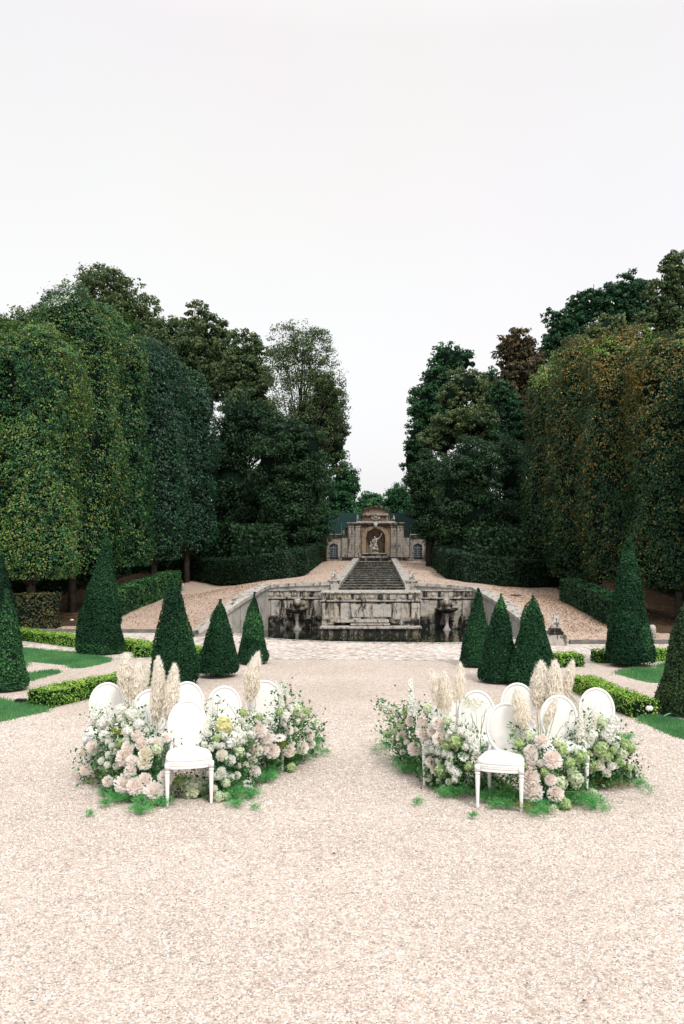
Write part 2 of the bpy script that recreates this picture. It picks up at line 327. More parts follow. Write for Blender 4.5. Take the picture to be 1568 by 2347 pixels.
# ------------------------------------------------------------------ leaf clouds (numpy)
def unit(a): return a / np.maximum(1e-9, np.linalg.norm(a, axis=1, keepdims=True))
def leaf_object(name, P, N, size, tint, mat, parent=None, aspect=0.6, rng=None, origin=(0, 0, 0), axis=None, fold=0.0, tri=False):
    """one mesh of n leaf faces; P centres, N normals, axis = direction of the leaf's length (else random)"""
    n = len(P); rng = rng or np.random.default_rng(1)
    P = P - np.array(origin)
    N = unit(N)
    R = rng.normal(size=(n, 3)) if axis is None else axis
    T = unit(R - (R * N).sum(1, keepdims=True) * N); B = np.cross(N, T)
    s = np.asarray(size).reshape(-1, 1) * np.ones((n, 1))
    h = s * 0.5; w = s * 0.5 * aspect
    if tri:
        V = np.stack([P - T * h - B * w, P - T * h + B * w, P + T * h], 1); k = 3
    else:
        V = np.stack([P - T * h, P - B * w + N * s * fold, P + T * h, P + B * w + N * s * fold], 1); k = 4
    me = bpy.data.meshes.new(name)
    me.vertices.add(n * k); me.loops.add(n * k); me.polygons.add(n)
    me.vertices.foreach_set('co', V.reshape(-1).astype(np.float32))
    me.loops.foreach_set('vertex_index', np.arange(n * k, dtype=np.int32))
    me.polygons.foreach_set('loop_start', np.arange(0, n * k, k, dtype=np.int32))
    me.polygons.foreach_set('loop_total', np.full(n, k, dtype=np.int32))
    me.update(calc_edges=True)
    a = me.attributes.new('tint', 'FLOAT', 'FACE'); a.data.foreach_set('value', np.clip(tint, 0, 1).astype(np.float32))
    me.materials.append(mat)
    o = link(name, me, parent)
    if parent is None: o.location = origin
    return o

class VNoise:                               # smooth value noise on a lattice
    def __init__(s, seed): s.g = np.random.default_rng(seed).random((32, 32, 32))
    def __call__(s, P, sc):
        Q = P * sc; I = np.floor(Q).astype(int); Fv = Q - I; Fv = Fv * Fv * (3 - 2 * Fv); r = 0
        for dx in (0, 1):
            for dy in (0, 1):
                for dz in (0, 1):
                    w = (Fv[:, 0] if dx else 1 - Fv[:, 0]) * (Fv[:, 1] if dy else 1 - Fv[:, 1]) * (Fv[:, 2] if dz else 1 - Fv[:, 2])
                    r = r + w * s.g[(I[:, 0] + dx) % 32, (I[:, 1] + dy) % 32, (I[:, 2] + dz) % 32]
        return r

# ------------------------------------------------------------------ terrain
ctrl = []
def cp(*pts): ctrl.extend(pts)
cp((-5.2, 25.5, .06), (-7, 25.5, .05), (-9, 25.6, .05), (-12, 25.7, .05), (-18, 26, .1), (-8, 28.4, .21), (-8, 32, .36), (-8, 36.7, .55), (-6.5, 27, .22), (-5.2, 27.5, .55),
   (-10.3, 29, .12), (-11, 36, .5), (-12, 44, .8), (-18, 36, .4), (-18, 50, 1.0), (-4.6, 25.3, .25), (-4.2, 25.9, .68), (-3.95, 26.8, .95), (-3.6, 28.2, 1.12), (-2.6, 29.1, 1.20), (-1.4, 29.4, 1.24),
   (-7.3, 40, .82), (-4.05, 34, 1.13), (-5.5, 30, .80), (-6.2, 34, .72), (-2.7, 34.5, 1.26), (-2.7, 40, 1.42), (-2.7, 48.6, 1.66), (-6, 48, 1.4), (0, 32, 1.27), (0, 44, 1.6), (0, 50, 1.70), (0, 62, 1.9), (-15, 62, 1.7), (15, 62, 1.7))
cp((5.1, 22.8, .06), (7, 22.9, .05), (9, 23, .05), (13, 23, .06), (18, 24, .1), (6.8, 25, .2), (6.65, 31, .55), (5.2, 25, .35), (4.8, 27.5, .75), (4.75, 23.2, .18), (4.5, 24.1, .45), (4.25, 25.3, .72), (3.95, 27.2, .98), (3.6, 28.7, 1.08),
   (2.4, 29.0, 1.18), (1.3, 29.4, 1.24), (7.9, 37.8, .75), (4.07, 31.8, 1.10), (2.75, 31.6, 1.22), (2.77, 48, 1.63), (5.5, 34, .95), (6, 48, 1.4), (9.5, 29, .2), (10, 36, .5), (12, 44, .8), (18, 36, .4), (18, 50, 1.0))
C_ = np.array(ctrl)
def rk(r): return np.where(r > 1e-9, r * r * np.log(np.maximum(r, 1e-9)), 0)
D_ = np.linalg.norm(C_[:, None, :2] - C_[None, :, :2], axis=2); n_ = len(C_)
A_ = np.zeros((n_ + 3, n_ + 3)); A_[:n_, :n_] = rk(D_) + np.eye(n_) * 0.02; A_[:n_, n_] = 1; A_[:n_, n_ + 1:] = C_[:, :2]; A_[n_, :n_] = 1; A_[n_ + 1:, :n_] = C_[:, :2].T
W_ = np.linalg.solve(A_, np.concatenate([C_[:, 2], [0, 0, 0]]))
def terrain_z(x, y):
    x = np.atleast_1d(np.asarray(x, float)); y = np.atleast_1d(np.asarray(y, float))
    xx = np.clip(x, -18, 18); yy = np.clip(y, 22, 62)
    r = np.sqrt((xx[:, None] - C_[None, :, 0]) ** 2 + (yy[:, None] - C_[None, :, 1]) ** 2)
    return rk(r) @ W_[:n_] + W_[n_] + W_[n_ + 1] * xx + W_[n_ + 2] * yy
def tz(x, y): return max(0.0, float(terrain_z(x, y)[0]))

LW = [(-5.25, 24.25, .16), (-4.75, 24.45, .20), (-4.35, 24.75, .50), (-4.05, 25.15, .78), (-3.82, 25.8, .97), (-3.66, 26.6, 1.09), (-3.52, 27.6, 1.19), (-3.35, 28.45, 1.25), (-2.58, 28.72, 1.28), (-1.30, 28.95, 1.31)]
RW = [(4.78, 22.6, .20), (4.60, 22.85, .24), (4.36, 23.45, .48), (4.15, 24.2, .66), (3.98, 25.1, .83), (3.80, 26.1, .96), (3.62, 27.2, 1.07), (3.42, 28.4, 1.17), (2.4, 28.68, 1.25), (1.42, 28.95, 1.29)]
def inside_basin(x, y):
    if y > 28.9 or y < 22: return False
    L = [p[:2] for p in LW[:8]]; R = [p[:2] for p in RW[:8]]
    def xat(P, y):
        for a, b in zip(P, P[1:]):
            if a[1] <= y <= b[1]: return a[0] + (b[0] - a[0]) * (y - a[1]) / (b[1] - a[1])
        return P[0][0] if y < P[0][1] else P[-1][0]
    return xat(L, y) < x < xat(R, y)
def stair_half(y): return 1.12 + (0.86 - 1.12) * (y - 28.6) / 15.4
gx = np.arange(-30, 30.01, .2); gy = np.arange(22, 75, .2)
XX, YY = np.meshgrid(gx, gy); ZZ = terrain_z(XX.ravel(), YY.ravel()).reshape(XX.shape)
vn = VNoise(3); ZZ += (vn(np.stack([XX.ravel(), YY.ravel(), 0 * XX.ravel()], 1), 1.1).reshape(XX.shape) - .5) * .03
for i in range(len(gy)):
    for j in range(len(gx)):
        x, y = gx[j], gy[i]
        if inside_basin(x, y) and y < 28.95: ZZ[i, j] = -.7
        elif 26 < y < 44.3 and abs(x - .05) < stair_half(y): ZZ[i, j] = min(ZZ[i, j], .3)
        elif (x < 0 and y < 25.4) or (x >= 0 and y < 22.7): ZZ[i, j] = -.5
        elif x < -3 or x > 3: ZZ[i, j] = max(ZZ[i, j], .03)
nv = len(gx)
idx = np.arange(len(gx) * len(gy)).reshape(len(gy), len(gx))
fc = np.stack([idx[:-1, :-1], idx[:-1, 1:], idx[1:, 1:], idx[1:, :-1]], -1).reshape(-1, 4)
me = bpy.data.meshes.new('gravel_slope'); me.from_pydata(np.stack([XX.ravel(), YY.ravel(), ZZ.ravel()], 1).tolist(), [], fc.tolist())
me.materials.append(M['gravel_ramp']); me.polygons.foreach_set('use_smooth', [True] * len(me.polygons))
o = link('gravel_slope', me); tag(o, kind='structure')

WF = []
for i in range(len(gy) - 1):
    for j in range(len(gx) - 1):
        x, y = gx[j] + .1, gy[i] + .1
        if (x < -8.7 and y > 26.4) or (x > 7.45 and y > 24.2) or (y > 50.5) or (x < -3.7 and y > 41.5) or (x > 3.8 and y > 40): WF.append((i * nv + j, i * nv + j + 1, (i + 1) * nv + j + 1, (i + 1) * nv + j))
me = bpy.data.meshes.new('woodland_floor'); me.from_pydata(np.stack([XX.ravel(), YY.ravel(), ZZ.ravel() + .012], 1).tolist(), [], WF)
bm = bmesh.new(); bm.from_mesh(me); bmesh.ops.delete(bm, geom=[v for v in bm.verts if not v.link_faces], context='VERTS'); bm.to_mesh(me); bm.free()
me.materials.append(plain_mat('leaf_mould', (.075, .050, .032), .95, var=.5, scale=5, spec=.05)); tag(link('woodland_floor', me), kind='structure')

def tess(outer, holes, z, name, mat, kind='structure'):
    loops = [[Vector((*p, 0)) for p in outer]] + [[Vector((*p, 0)) for p in h] for h in holes]
    tr = geometry.tessellate_polygon(loops); vs = [(p.x, p.y, z) for lp in loops for p in lp]
    me = bpy.data.meshes.new(name); me.from_pydata(vs, [], [tuple(t) for t in tr]); me.materials.append(mat)
    bm = bmesh.new(); bm.from_mesh(me); bmesh.ops.recalc_face_normals(bm, faces=bm.faces[:])
    if bm.faces and bm.faces[:][0].normal.z < 0: bmesh.ops.reverse_faces(bm, faces=bm.faces[:])
    bm.to_mesh(me); bm.free()
    return tag(link(name, me), kind=kind)
front = [(-3.95, 25.4), (-3.45, 24.6), (-2.85, 23.95), (-2.0, 23.45), (-1.0, 23.08), (0, 22.90), (1.0, 22.78), (1.9, 22.78), (2.6, 22.85), (3.3, 23.15), (3.8, 23.8), (4.1, 24.4)]
pool = front + [(4.1, 28.8), (-3.95, 28.8)]
tess([(-900, -60), (900, -60), (900, 1500), (-900, 1500)], [pool], 0, 'gravel_ground', M['gravel'])
cob_near = [(-16, 20.6), (-9, 20.1), (-5, 19.75), (0, 19.6), (5, 19.2), (9, 19.0), (16, 18.8)]
tess(cob_near + [(16, 22.75), (5.0, 22.66), (4.7, 22.8), (4.1, 24.4)] + front[::-1] + [(-4.3, 24.7), (-5.2, 25.4), (-16, 25.5)], [], .004, 'cobbled_path', M['cobble'])
mb = MB(); mb.add([(x, y, -.17) for x, y in [(-4.4, 22.4), (4.6, 22.4), (4.6, 29), (-4.4, 29)]], [(0, 1, 2, 3)]); tag(mb.build('pool_water', M['water']), kind='structure')

def kerb(pts, name, lab):
    mb = MB()
    for a, b in zip(pts, pts[1:]):
        a = Vector((*a, 0)); b = Vector((*b, 0)); nrm = Vector((-(b - a).y, (b - a).x, 0)).normalized() * .09
        mb.slab([(p.x, p.y) for p in (a - nrm, b - nrm, b + nrm, a + nrm)], -.1, .10)
    return tag(mb.build(name, M['brass']), lab, 'kerb', 'stone kerbs at the foot of the ramps')
kerb([(-5.45, 25.40), (-8, 25.46), (-11, 25.55), (-16, 25.7)], 'stone_kerb', 'low dark stone kerb below the left gravel ramp')
kerb([(5.2, 22.66), (8, 22.72), (11, 22.78), (16, 22.9)], 'stone_kerb', 'low dark stone kerb below the right gravel ramp')
# thin stone rim of the pool
mb = MB()
for a, b in zip(front, front[1:]):
    a = Vector((*a, 0)); b = Vector((*b, 0)); nrm = Vector((-(b - a).y, (b - a).x, 0)).normalized()
    mb.slab([(p.x, p.y) for p in (a + nrm * .02, b + nrm * .02, b - nrm * .13, a - nrm * .13)], -.4, .022)
tag(mb.build('pool_rim', M['stone_light']), 'narrow curved stone rim at the front edge of the pool', 'pool rim')

# ------------------------------------------------------------------ basin walls
def ribbon_wall(P, name, lab, base_z=-.4, th=.15):
    root = thing(name, (P[0][0], P[0][1], 0), lab, 'retaining wall', 'curved walls around the pool')
    O = Vector(root.location)
    def offs(P, d):
        r = []
        for i, p in enumerate(P):
            a = Vector(P[max(0, i - 1)][:2]); b = Vector(P[min(len(P) - 1, i + 1)][:2]); t = (b - a).normalized(); r.append(Vector((p[0] - t.y * d, p[1] + t.x * d)))
        return r
    def strip(d0, d1, z0f, z1f):
        A = offs(P, d0); B = offs(P, d1); vs = []; fs = []
        for i, p in enumerate(P):
            z0, z1 = z0f(p[2]), z1f(p[2])
            vs += [(A[i].x - O.x, A[i].y - O.y, z0), (A[i].x - O.x, A[i].y - O.y, z1), (B[i].x - O.x, B[i].y - O.y, z1), (B[i].x - O.x, B[i].y - O.y, z0)]
        for i in range(len(P) - 1):
            for j in range(4): a = i * 4 + j; b = i * 4 + (j + 1) % 4; fs.append((a, b, b + 4, a + 4))
        fs += [(0, 1, 2, 3), tuple(len(vs) - 4 + k for k in (3, 2, 1, 0))]
        return MB().add(vs, fs)
    strip(-th, th, lambda z: base_z, lambda z: z - .10).build('wall_face', M['stone_side'], root)
    strip(-th - .06, th + .07, lambda z: z - .097, lambda z: z).build('coping', M['stone_light'], root)
    return root
ribbon_wall(LW, 'pool_side_wall', 'curved pale stone side wall with sloping coping left of the pool')
ribbon_wall(RW, 'pool_side_wall', 'curved pale stone side wall with sloping coping right of the pool')

wall = thing('fountain_wall', (0.03, 28.2, 0), 'blackened stone fountain wall with pilasters standing behind the pool', 'fountain wall')
def wmb(): return MB()
yb = 0.0                                       # local y = 0 is the wing face, the block stands in front of it
XL, XR, BX = -3.45, 3.40, 1.5
mb = MB(); mb.box(XL, -BX, yb, yb + .5, -.4, 1.05); mb.box(BX, XR, yb, yb + .5, -.4, 1.05); mb.box(-BX, BX, -1.35, yb + .5, -.4, 1.04)
mb.build('masonry', M['stone_wall'], wall)
def cornice(z0, z1, pr, mat):
    mb = MB(); mb.box(XL, -BX - pr, -pr, 0.02, z0, z1, .012); mb.box(BX + pr, XR, -pr, 0.02, z0, z1, .012); mb.box(-BX - pr, BX + pr, -1.35 - pr, .02, z0 + .003, z1 + .003, .012)
    return mb.build('cornice', mat, wall)
cornice(.80, .845, .055, M['stone_light']); cornice(.765, .797, .03, M['stone_dark']); cornice(1.045, 1.085, .06, M['stone_light'])
# frieze panels with rounded bosses
rnd = random.Random(4)
def frieze(x0, x1, y, k):
    mb = MB(); w = (x1 - x0) / k
    for i in range(k):
        a = x0 + i * w + .03; b = x0 + (i + 1) * w - .03
        if i % 2 == 0: mb.box(a, b, y - .03, y + .01, .865, 1.02, .01)
        else: mb.ball(((a + b) / 2, y, .945), .075, 10, ((b - a) / .17, .5, .95))
    mb.build('frieze_panel', M['stone_wall'] if rnd.random() < .5 else M['stone_light'], wall)
frieze(XL + .1, -2.35, 0, 4); frieze(-2.25, -BX - .12, 0, 3); frieze(BX + .12, 2.35, 0, 3); frieze(2.45, XR - .1, 0, 4)
frieze(-1.4, -.55, -1.35, 3); frieze(-.5, .5, -1.35, 3); frieze(.55, 1.4, -1.35, 3)
for x in (-3.08, -1.70, 1.70, 3.05):
    mb = MB(); mb.box(x - .13, x + .13, -.055, .02, .262, .763, .008); mb.build('pilaster', M['stone_light'], wall)
    mb = MB(); mb.box(x - .17, x + .17, -.16, .02, -.35, .235, .012); mb.box(x - .19, x + .19, -.18, .02, .237, .26, .006); mb.build('pedestal', M['stone_wall'], wall)
for x in (-.80, .80, -1.36, 1.36):
    mb = MB(); mb.box(x - .125, x + .125, -1.405, -1.33, .262, .763, .008); mb.build('pilaster', M['stone_light'] if abs(x) < 1 else M['stone_wall'], wall)
for x0, x1 in ((-.62, -.05), (.05, .62)):
    mb = MB(); mb.box(x0, x1, -1.375, -1.33, .33, .72, .008); mb.build('wall_panel', M['stone_light'], wall)
mb = MB(); mb.box(-1.1, .55, -1.47, -1.33, .17, .262, .01); mb.build('ledge', M['stone_light'], wall)
mb = MB(); mb.box(-.62, .58, -1.62, -1.33, .105, .145, .012); mb.box(-.60, .56, -1.58, -1.33, .0, .105); mb.build('bench_ledge', M['stone_light'], wall)
mb = MB(); mb.box(-1.5, 1.5, -1.85, -1.36, -.4, .015); mb.build('lower_tier', M['stone_dark'], wall)
mb = MB(); mb.box(-1.53, 1.53, -1.92, -1.37, .018, .075, .018); mb.build('tier_lip', M['stone_light'], wall)
for x in (-2.36, 2.40):                        # wall basins on their baluster with the masks above
    mb = MB(); mb.lathe([(.05, .34), (.14, .37), (.27, .42), (.355, .475), (.375, .50), (.375, .52), (.345, .52), (.30, .49), (.12, .45)], (x, -.26, 0), 28)
    bz = mb.build('wall_basin', M['stone_dark'], wall, True)
    mb = MB(); mb.lathe([(.13, -.35), (.13, -.16), (.09, -.12), (.055, -.02), (.05, .12), (.075, .22), (.05, .27), (.095, .31), (.095, .35)], (x, -.26, 0), 16)
    mb.build('basin_stem', M['stone_light'], bz, True)
    mb = MB(); mb.box(x - .24, x + .24, -.03, .02, .56, .76, .02); mb.ball((x, -.09, .70), .10, 12, (1, .9, 1.1)); mb.ball((x, -.17, .665), .045, 8); mb.ball((x - .055, -.12, .755), .04, 8); mb.ball((x + .055, -.12, .755), .04, 8); mb.ball((x, -.16, .62), .03, 8, (1.4, 1, .6))
    for k in range(9):
        a = math.pi * (k / 8) ; mb.ball((x + math.cos(a) * .105, -.06, .69 + math.sin(a) * .10), .035, 6)
    mb.build('mask', M['stone_wall'], wall, True)

# planter pedestals at the foot of the stairs with putti
def skinned(name, J, E, mat, parent, loc=(0, 0, 0), sub=2):
    keys = list(J); me = bpy.data.meshes.new(name); me.from_pydata([J[k][:3] for k in keys], [(keys.index(a), keys.index(b)) for a, b in E], [])
    o = bpy.data.objects.new(name, me); COL.objects.link(o)
    sk = o.modifiers.new('s', 'SKIN'); lay = me.skin_vertices[0].data if me.skin_vertices else None
    if lay is None:
        bm = bmesh.new(); bm.from_mesh(me); bm.verts.layers.skin.verify(); bm.to_mesh(me); bm.free(); lay = me.skin_vertices[0].data
    for i, k in enumerate(keys): r = J[k][3]; lay[i].radius = (r, r); lay[i].use_root = (i == 0)
    ss = o.modifiers.new('u', 'SUBSURF'); ss.levels = sub; ss.render_levels = sub
    dg = bpy.context.evaluated_depsgraph_get(); dg.update(); m2 = bpy.data.meshes.new_from_object(o.evaluated_get(dg))
    bpy.data.objects.remove(o); m2.name = name; m2.materials.clear(); m2.materials.append(mat)
    m2.polygons.foreach_set('use_smooth', [True] * len(m2.polygons))
    return link(name, m2, parent, loc)
def putto(parent, h, mat, flip=1, pose=0):
    s = h
    J = {'pel': (0, 0, .22 * s, .10 * s), 'belly': (.02 * flip * s, -.02 * s, .34 * s, .115 * s), 'ch': (.04 * flip * s, 0, .50 * s, .105 * s), 'nk': (.05 * flip * s, 0, .62 * s, .05 * s),
         'hd': (.06 * flip * s, -.02 * s, .72 * s, .095 * s), 'hd2': (.07 * flip * s, -.02 * s, .83 * s, .085 * s),
         'sl': (-.11 * s, 0, .55 * s, .055 * s), 'el': (-.22 * s, -.06 * s, (.44 if pose == 0 else .68) * s, .042 * s), 'hl': (-.24 * s, -.14 * s, (.34 if pose == 0 else .84) * s, .035 * s),
         'sr': (.18 * s, 0, .55 * s, .055 * s), 'er': (.30 * s, -.05 * s, .50 * s, .042 * s), 'hr': (.34 * s, -.12 * s, .62 * s, .035 * s),
         'kl': (-.20 * s, -.22 * s, .24 * s, .065 * s), 'fl': (-.22 * s, -.26 * s, .03 * s, .04 * s), 'kr': (.20 * s, -.20 * s, .20 * s, .065 * s), 'fr': (.12 * s, -.30 * s, .03 * s, .04 * s)}
    E = [('pel', 'belly'), ('belly', 'ch'), ('ch', 'nk'), ('nk', 'hd'), ('hd', 'hd2'), ('ch', 'sl'), ('sl', 'el'), ('el', 'hl'), ('ch', 'sr'), ('sr', 'er'), ('er', 'hr'), ('pel', 'kl'), ('kl', 'fl'), ('pel', 'kr'), ('kr', 'fr')]
    return skinned('figure', J, E, mat, parent)
def rock(parent, r, h, mat, seed, name='rock_base'):
    rg = random.Random(seed); mb = MB()
    for k in range(9):
        a = rg.random() * 6.28; d = r * .55 * rg.random(); mb.ball((math.cos(a) * d, math.sin(a) * d, h * .4 * rg.random() + h * .2), r * rg.uniform(.35, .6), 7, (1, 1, h / r * .6))
    mb.box(-r * .8, r * .8, -r * .7, r * .7, 0, h * .3)
    return mb.build(name, mat, parent, True)
for sx, px, top, flip, lab in ((-1, 766, 1328, 1, 'left of the stairs'), (1, 943.5, 1329, -1, 'right of the stairs')):
    p = PY(px, top, 28.95); zt = p.z; x = p.x; wd = .19
    t = thing('stone_planter', (x, 28.85, 0), f'weathered rounded stone pedestal at the coping end {lab}', 'pedestal', 'stone pedestals beside the stairs')
    mb = MB(); mb.box(-.15, .15, -.15, .15, .9, zt - .24, .01); mb.build('shaft', M['stone_light'], t)
    mb = MB(); mb.lathe([(.13, zt - .24), (.17, zt - .20), (wd, zt - .12), (wd, zt - .05), (wd + .03, zt - .04), (wd + .035, zt - .002), (.1, zt)], (0, 0, 0), 20); mb.build('bowl', M['stone_light'] , t, True)
    s = thing('putto_statue', (x, 28.85, zt), ('pale seated putto statue with raised arm on the pedestal ' if sx > 0 else 'pale crouching putto statue on the pedestal ') + lab, 'statue', 'putto statues')
    rock(s, .12, .10, M['stone_statue'], 3 + sx); f = putto(s, .38, M['stone_statue'], flip, 0 if sx < 0 else 1); f.location = (0, 0, .03)
# lower statues at the ends of the side walls
for sx, Yb, x, zb, lab, h in ((-1, 24.2, -5.28, .16, 'at the lower end of the left pool wall', .56), (1, 22.45, 4.78, .20, 'at the lower end of the right pool wall', .46)):
    t = thing('stone_plinth', (x, Yb, 0), f'blocky worn stone plinth {lab}', 'plinth', 'stone plinths at the wall ends')
    mb = MB(); mb.box(-.26, .26, -.22, .22, -.05, .27, .02); mb.build('block', M['stone_light'], t)
    mb = MB(); mb.box(-.19, .19, -.17, .17, .272, .36, .02); mb.box(-.16, .14, -.14, .14, .362, .43, .02); mb.build('upper_block', M['stone_dark'] if sx > 0 else M['stone_light'], t)
    s = thing('putto_statue', (x, Yb, .43 if sx < 0 else .43), f'weathered putto statue {lab}', 'statue', 'putto statues')
    rock(s, .14, .14, M['stone_statue'], 8 + sx); f = putto(s, h, M['stone_statue'], sx, 0 if sx > 0 else 1); f.location = (0, 0, .05)

# stairs
st = thing('cascade_staircase', (.05, 28.6, 0), 'long mossy stone stairs rising from fountain wall to niche', 'stairs')
NS = 14
for i in range(NS):
    y0 = 28.45 - 28.6 + i * 15.3 / NS; y1 = y0 + 15.3 / NS; z = 1.10 + (1.64 - 1.10) * (i + 1) / NS
    hw = stair_half(28.6 + y0) - .05
    mb = MB(); mb.box(-hw, hw, y0 + .03, y1 + .05, .6, z - .022); mb.cur = 1; mb.box(-hw - .01, hw + .01, y0 - .03, y0 + .34, z - .020, z, .006)
    mb.cur = 0; mb.box(-hw, hw, y0 + .34, y1 + .05, z - .03, z - .004)
    o = mb.build('step', [M['stone_dark'], M['stone_step']], st)
for sgn in (-1, 1):
    mb = MB(); vs = []
    for y, z in ((-.1, 1.25), (15.6, 1.80)):
        h0 = stair_half(28.6 + y)
        for d, zz in ((-.06, .3), (-.06, z), (.22, z), (.22, .3)): vs.append((sgn * (h0 + d), y, zz))
    mb.add(vs, [(0, 1, 2, 3), (7, 6, 5, 4), (0, 4, 5, 1), (1, 5, 6, 2), (2, 6, 7, 3), (3, 7, 4, 0)]); mb.build('cheek_wall', M['stone_light'], st)

# ------------------------------------------------------------------ niche building
YN = 46.0
def nx(c): return (c - 768) / 267.0
def nzz(c): return 5.225 - .003747 * c
nb = thing('niche_pavilion', (.07, YN, 0), 'old stone and brick garden niche with curved pediment above stairs', 'pavilion')
def nbox(c0, c1, r0, r1, y0, y1, name, mat, bev=.0):
    mb = MB(); mb.box(nx(c0), nx(c1), y0, y1, nzz(r1), nzz(r0), bev); return mb.build(name, mat, nb)
# front wall with arched opening
arc = [(nx(768) + .505 * math.cos(a), nzz(640) + .49 * math.sin(a)) for a in np.linspace(0, math.pi, 17)]
outline = [(nx(560), nzz(945)), (nx(560), nzz(456)), (nx(978), nzz(456)), (nx(978), nzz(945)), (arc[0][0], nzz(945))] + arc + [(arc[-1][0], nzz(945))]
def ngon_prism(poly, y0, y1, name, mat, parent):
    lp = [Vector((x, z, 0)) for x, z in poly]; tr = geometry.tessellate_polygon([lp]); n = len(poly)
    mb = MB(); mb.add([(x, y0, z) for x, z in poly] + [(x, y1, z) for x, z in poly], [tuple(t) for t in tr] + [tuple(i + n for i in t)[::-1] for t in tr] + [(i, (i + 1) % n, (i + 1) % n + n, i + n) for i in range(n)])
    return mb.build(name, mat, parent)
ngon_prism(outline, 0, .35, 'niche_wall', M['brick'], nb)
big = [(nx(768) + .72 * math.cos(a), nzz(640) + .64 * math.sin(a)) for a in np.linspace(0, math.pi, 17)]
ring = [(nx(768) + .72, nzz(900))] + big + [(nx(768) - .72, nzz(900)), (nx(768) - .50, nzz(900))] + [(nx(768) + .50 * math.cos(a), nzz(640) + .485 * math.sin(a)) for a in np.linspace(math.pi, 0, 17)] + [(nx(768) + .50, nzz(900))]
ngon_prism(ring, -.05, .02, 'arch_surround', M['stone_ochre'], nb)
# curved niche back with half dome
vs = []; fs = []; K = 12
rows = [(nzz(945), 1.0), (nzz(640), 1.0)] + [(nzz(640) + .52 * math.sin(a), math.cos(a)) for a in np.linspace(.2, 1.5, 7)]
for z, r in rows:
    for j in range(K + 1):
        a = math.pi * j / K; vs.append((.53 * r * math.cos(a), .2 + .5 * r * math.sin(a), z))
for i in range(len(rows) - 1):
    for j in range(K): a = i * (K + 1) + j; fs.append((a, a + 1, a + K + 2, a + K + 1))
MB().add(vs, fs).build('niche_recess', M['stone_ochre'], nb, True)
mb = MB(); mb.box(nx(380), nx(560), .03, .8, nzz(945), nzz(456)); mb.box(nx(978), nx(1160), .03, .8, nzz(945), nzz(456)); mb.box(nx(560), nx(978), .75, .9, nzz(945), nzz(456)); mb.box(nx(560), nx(978), .2, .8, nzz(490), nzz(456)); mb.build('wall_body', M['stone_niche'], nb)
for c0, c1 in ((390, 462), (484, 552), (982, 1050), (1072, 1146)):
    mb = MB(); mb.box(nx(c0), nx(c1), -.05, .06, nzz(850), nzz(498), .008); mb.box(nx(c0) - .02, nx(c1) + .02, -.07, .06, nzz(497), nzz(458), .008); mb.box(nx(c0) - .03, nx(c1) + .03, -.08, .06, nzz(918), nzz(852), .008); mb.build('pilaster', M['stone_niche'], nb)
nbox(372, 1165, 458, 437, -.12, .5, 'cornice', M['stone_dark'], .01); nbox(368, 1170, 436, 428, -.15, .5, 'cornice', M['stone_light'], .005)
nbox(588, 942, 427, 330, 0, .35, 'attic_wall', M['brick'])
nbox(500, 1038, 427, 408, -.03, .36, 'attic_base', M['stone_light'], .005)
for c0, c1 in ((588, 612), (918, 942)): nbox(c0, c1, 407, 330, -.03, .05, 'attic_pilaster', M['stone_niche'])
for sg in (-1, 1):                             # volutes beside the attic and low end ornaments
    pts = [(sg * .68, nzz(407)), (sg * 1.0, nzz(407)), (sg * .98, nzz(385)), (sg * .86, nzz(378)), (sg * .78, nzz(355)), (sg * .74, nzz(330)), (sg * .68, nzz(328))]
    MB().prism(pts, .02, .3).build('volute', M['stone_dark'], nb)
    mb = MB(); mb.ball((sg * .95, .12, nzz(350)), .085, 10, (.7, .7, 1)); mb.ball((sg * .95, .12, nzz(375)), .07, 10); mb.ball((sg * .95, .12, nzz(328)), .045, 8); mb.build('finial', M['stone_statue'], nb, True)
    pts = [(sg * 1.48, nzz(640)), (sg * 1.48, nzz(500)), (sg * 1.56, nzz(505)), (sg * 1.63, nzz(530)), (sg * 1.72, nzz(530)), (sg * 1.76, nzz(560)), (sg * 1.70, nzz(585)), (sg * 1.66, nzz(600)), (sg * 1.76, nzz(640))]
    MB().prism(pts, .05, .5).build('scroll_buttress', M['stone_dark'], nb)
    x0, x1 = sorted((sg * 1.47, sg * 1.77)); mb = MB(); mb.box(x0, x1, .04, .7, nzz(945), nzz(642)); mb.build('side_pier', M['stone_niche'], nb)
nbox(582, 948, 328, 300, -.10, .4, 'pediment_cornice', M['stone_niche'], .008)
R_ = [(.735 * math.cos(a), nzz(300) + .40 * math.sin(a)) for a in np.linspace(0, math.pi, 17)]; r_ = [(.66 * math.cos(a), nzz(300) + .31 * math.sin(a)) for a in np.linspace(math.pi, 0, 17)]
ngon_prism(R_ + r_, -.12, .35, 'pediment_arc', M['stone_dark'], nb)
ngon_prism([(.655 * math.cos(a), nzz(300) + .305 * math.sin(a)) for a in np.linspace(0, math.pi, 17)], 0, .3, 'tympanum', M['stone_ochre'], nb)
mb = MB(); mb.ball((0, -.03, nzz(375)), .14, 12, (1.3, .4, .8)); mb.ball((0, -.06, nzz(352)), .08, 10, (1.5, .5, .7))
for k in (-1, 1): mb.ball((k * .17, -.03, nzz(365)), .07, 8, (1, .5, 1.4))
mb.build('cartouche', M['stone_statue'], nb, True)
mb = MB(); mb.prism([(-.07, nzz(500)), (.07, nzz(500)), (.11, nzz(428)), (-.11, nzz(428))], -.17, .0); mb.ball((0, -.17, nzz(470)), .09, 10, (1, .7, 1.2)); mb.build('keystone_mask', M['stone_light'], nb, True)
nbox(300, 1235, 948, 912, -.16, .2, 'base_step', M['stone_dark'], .01)
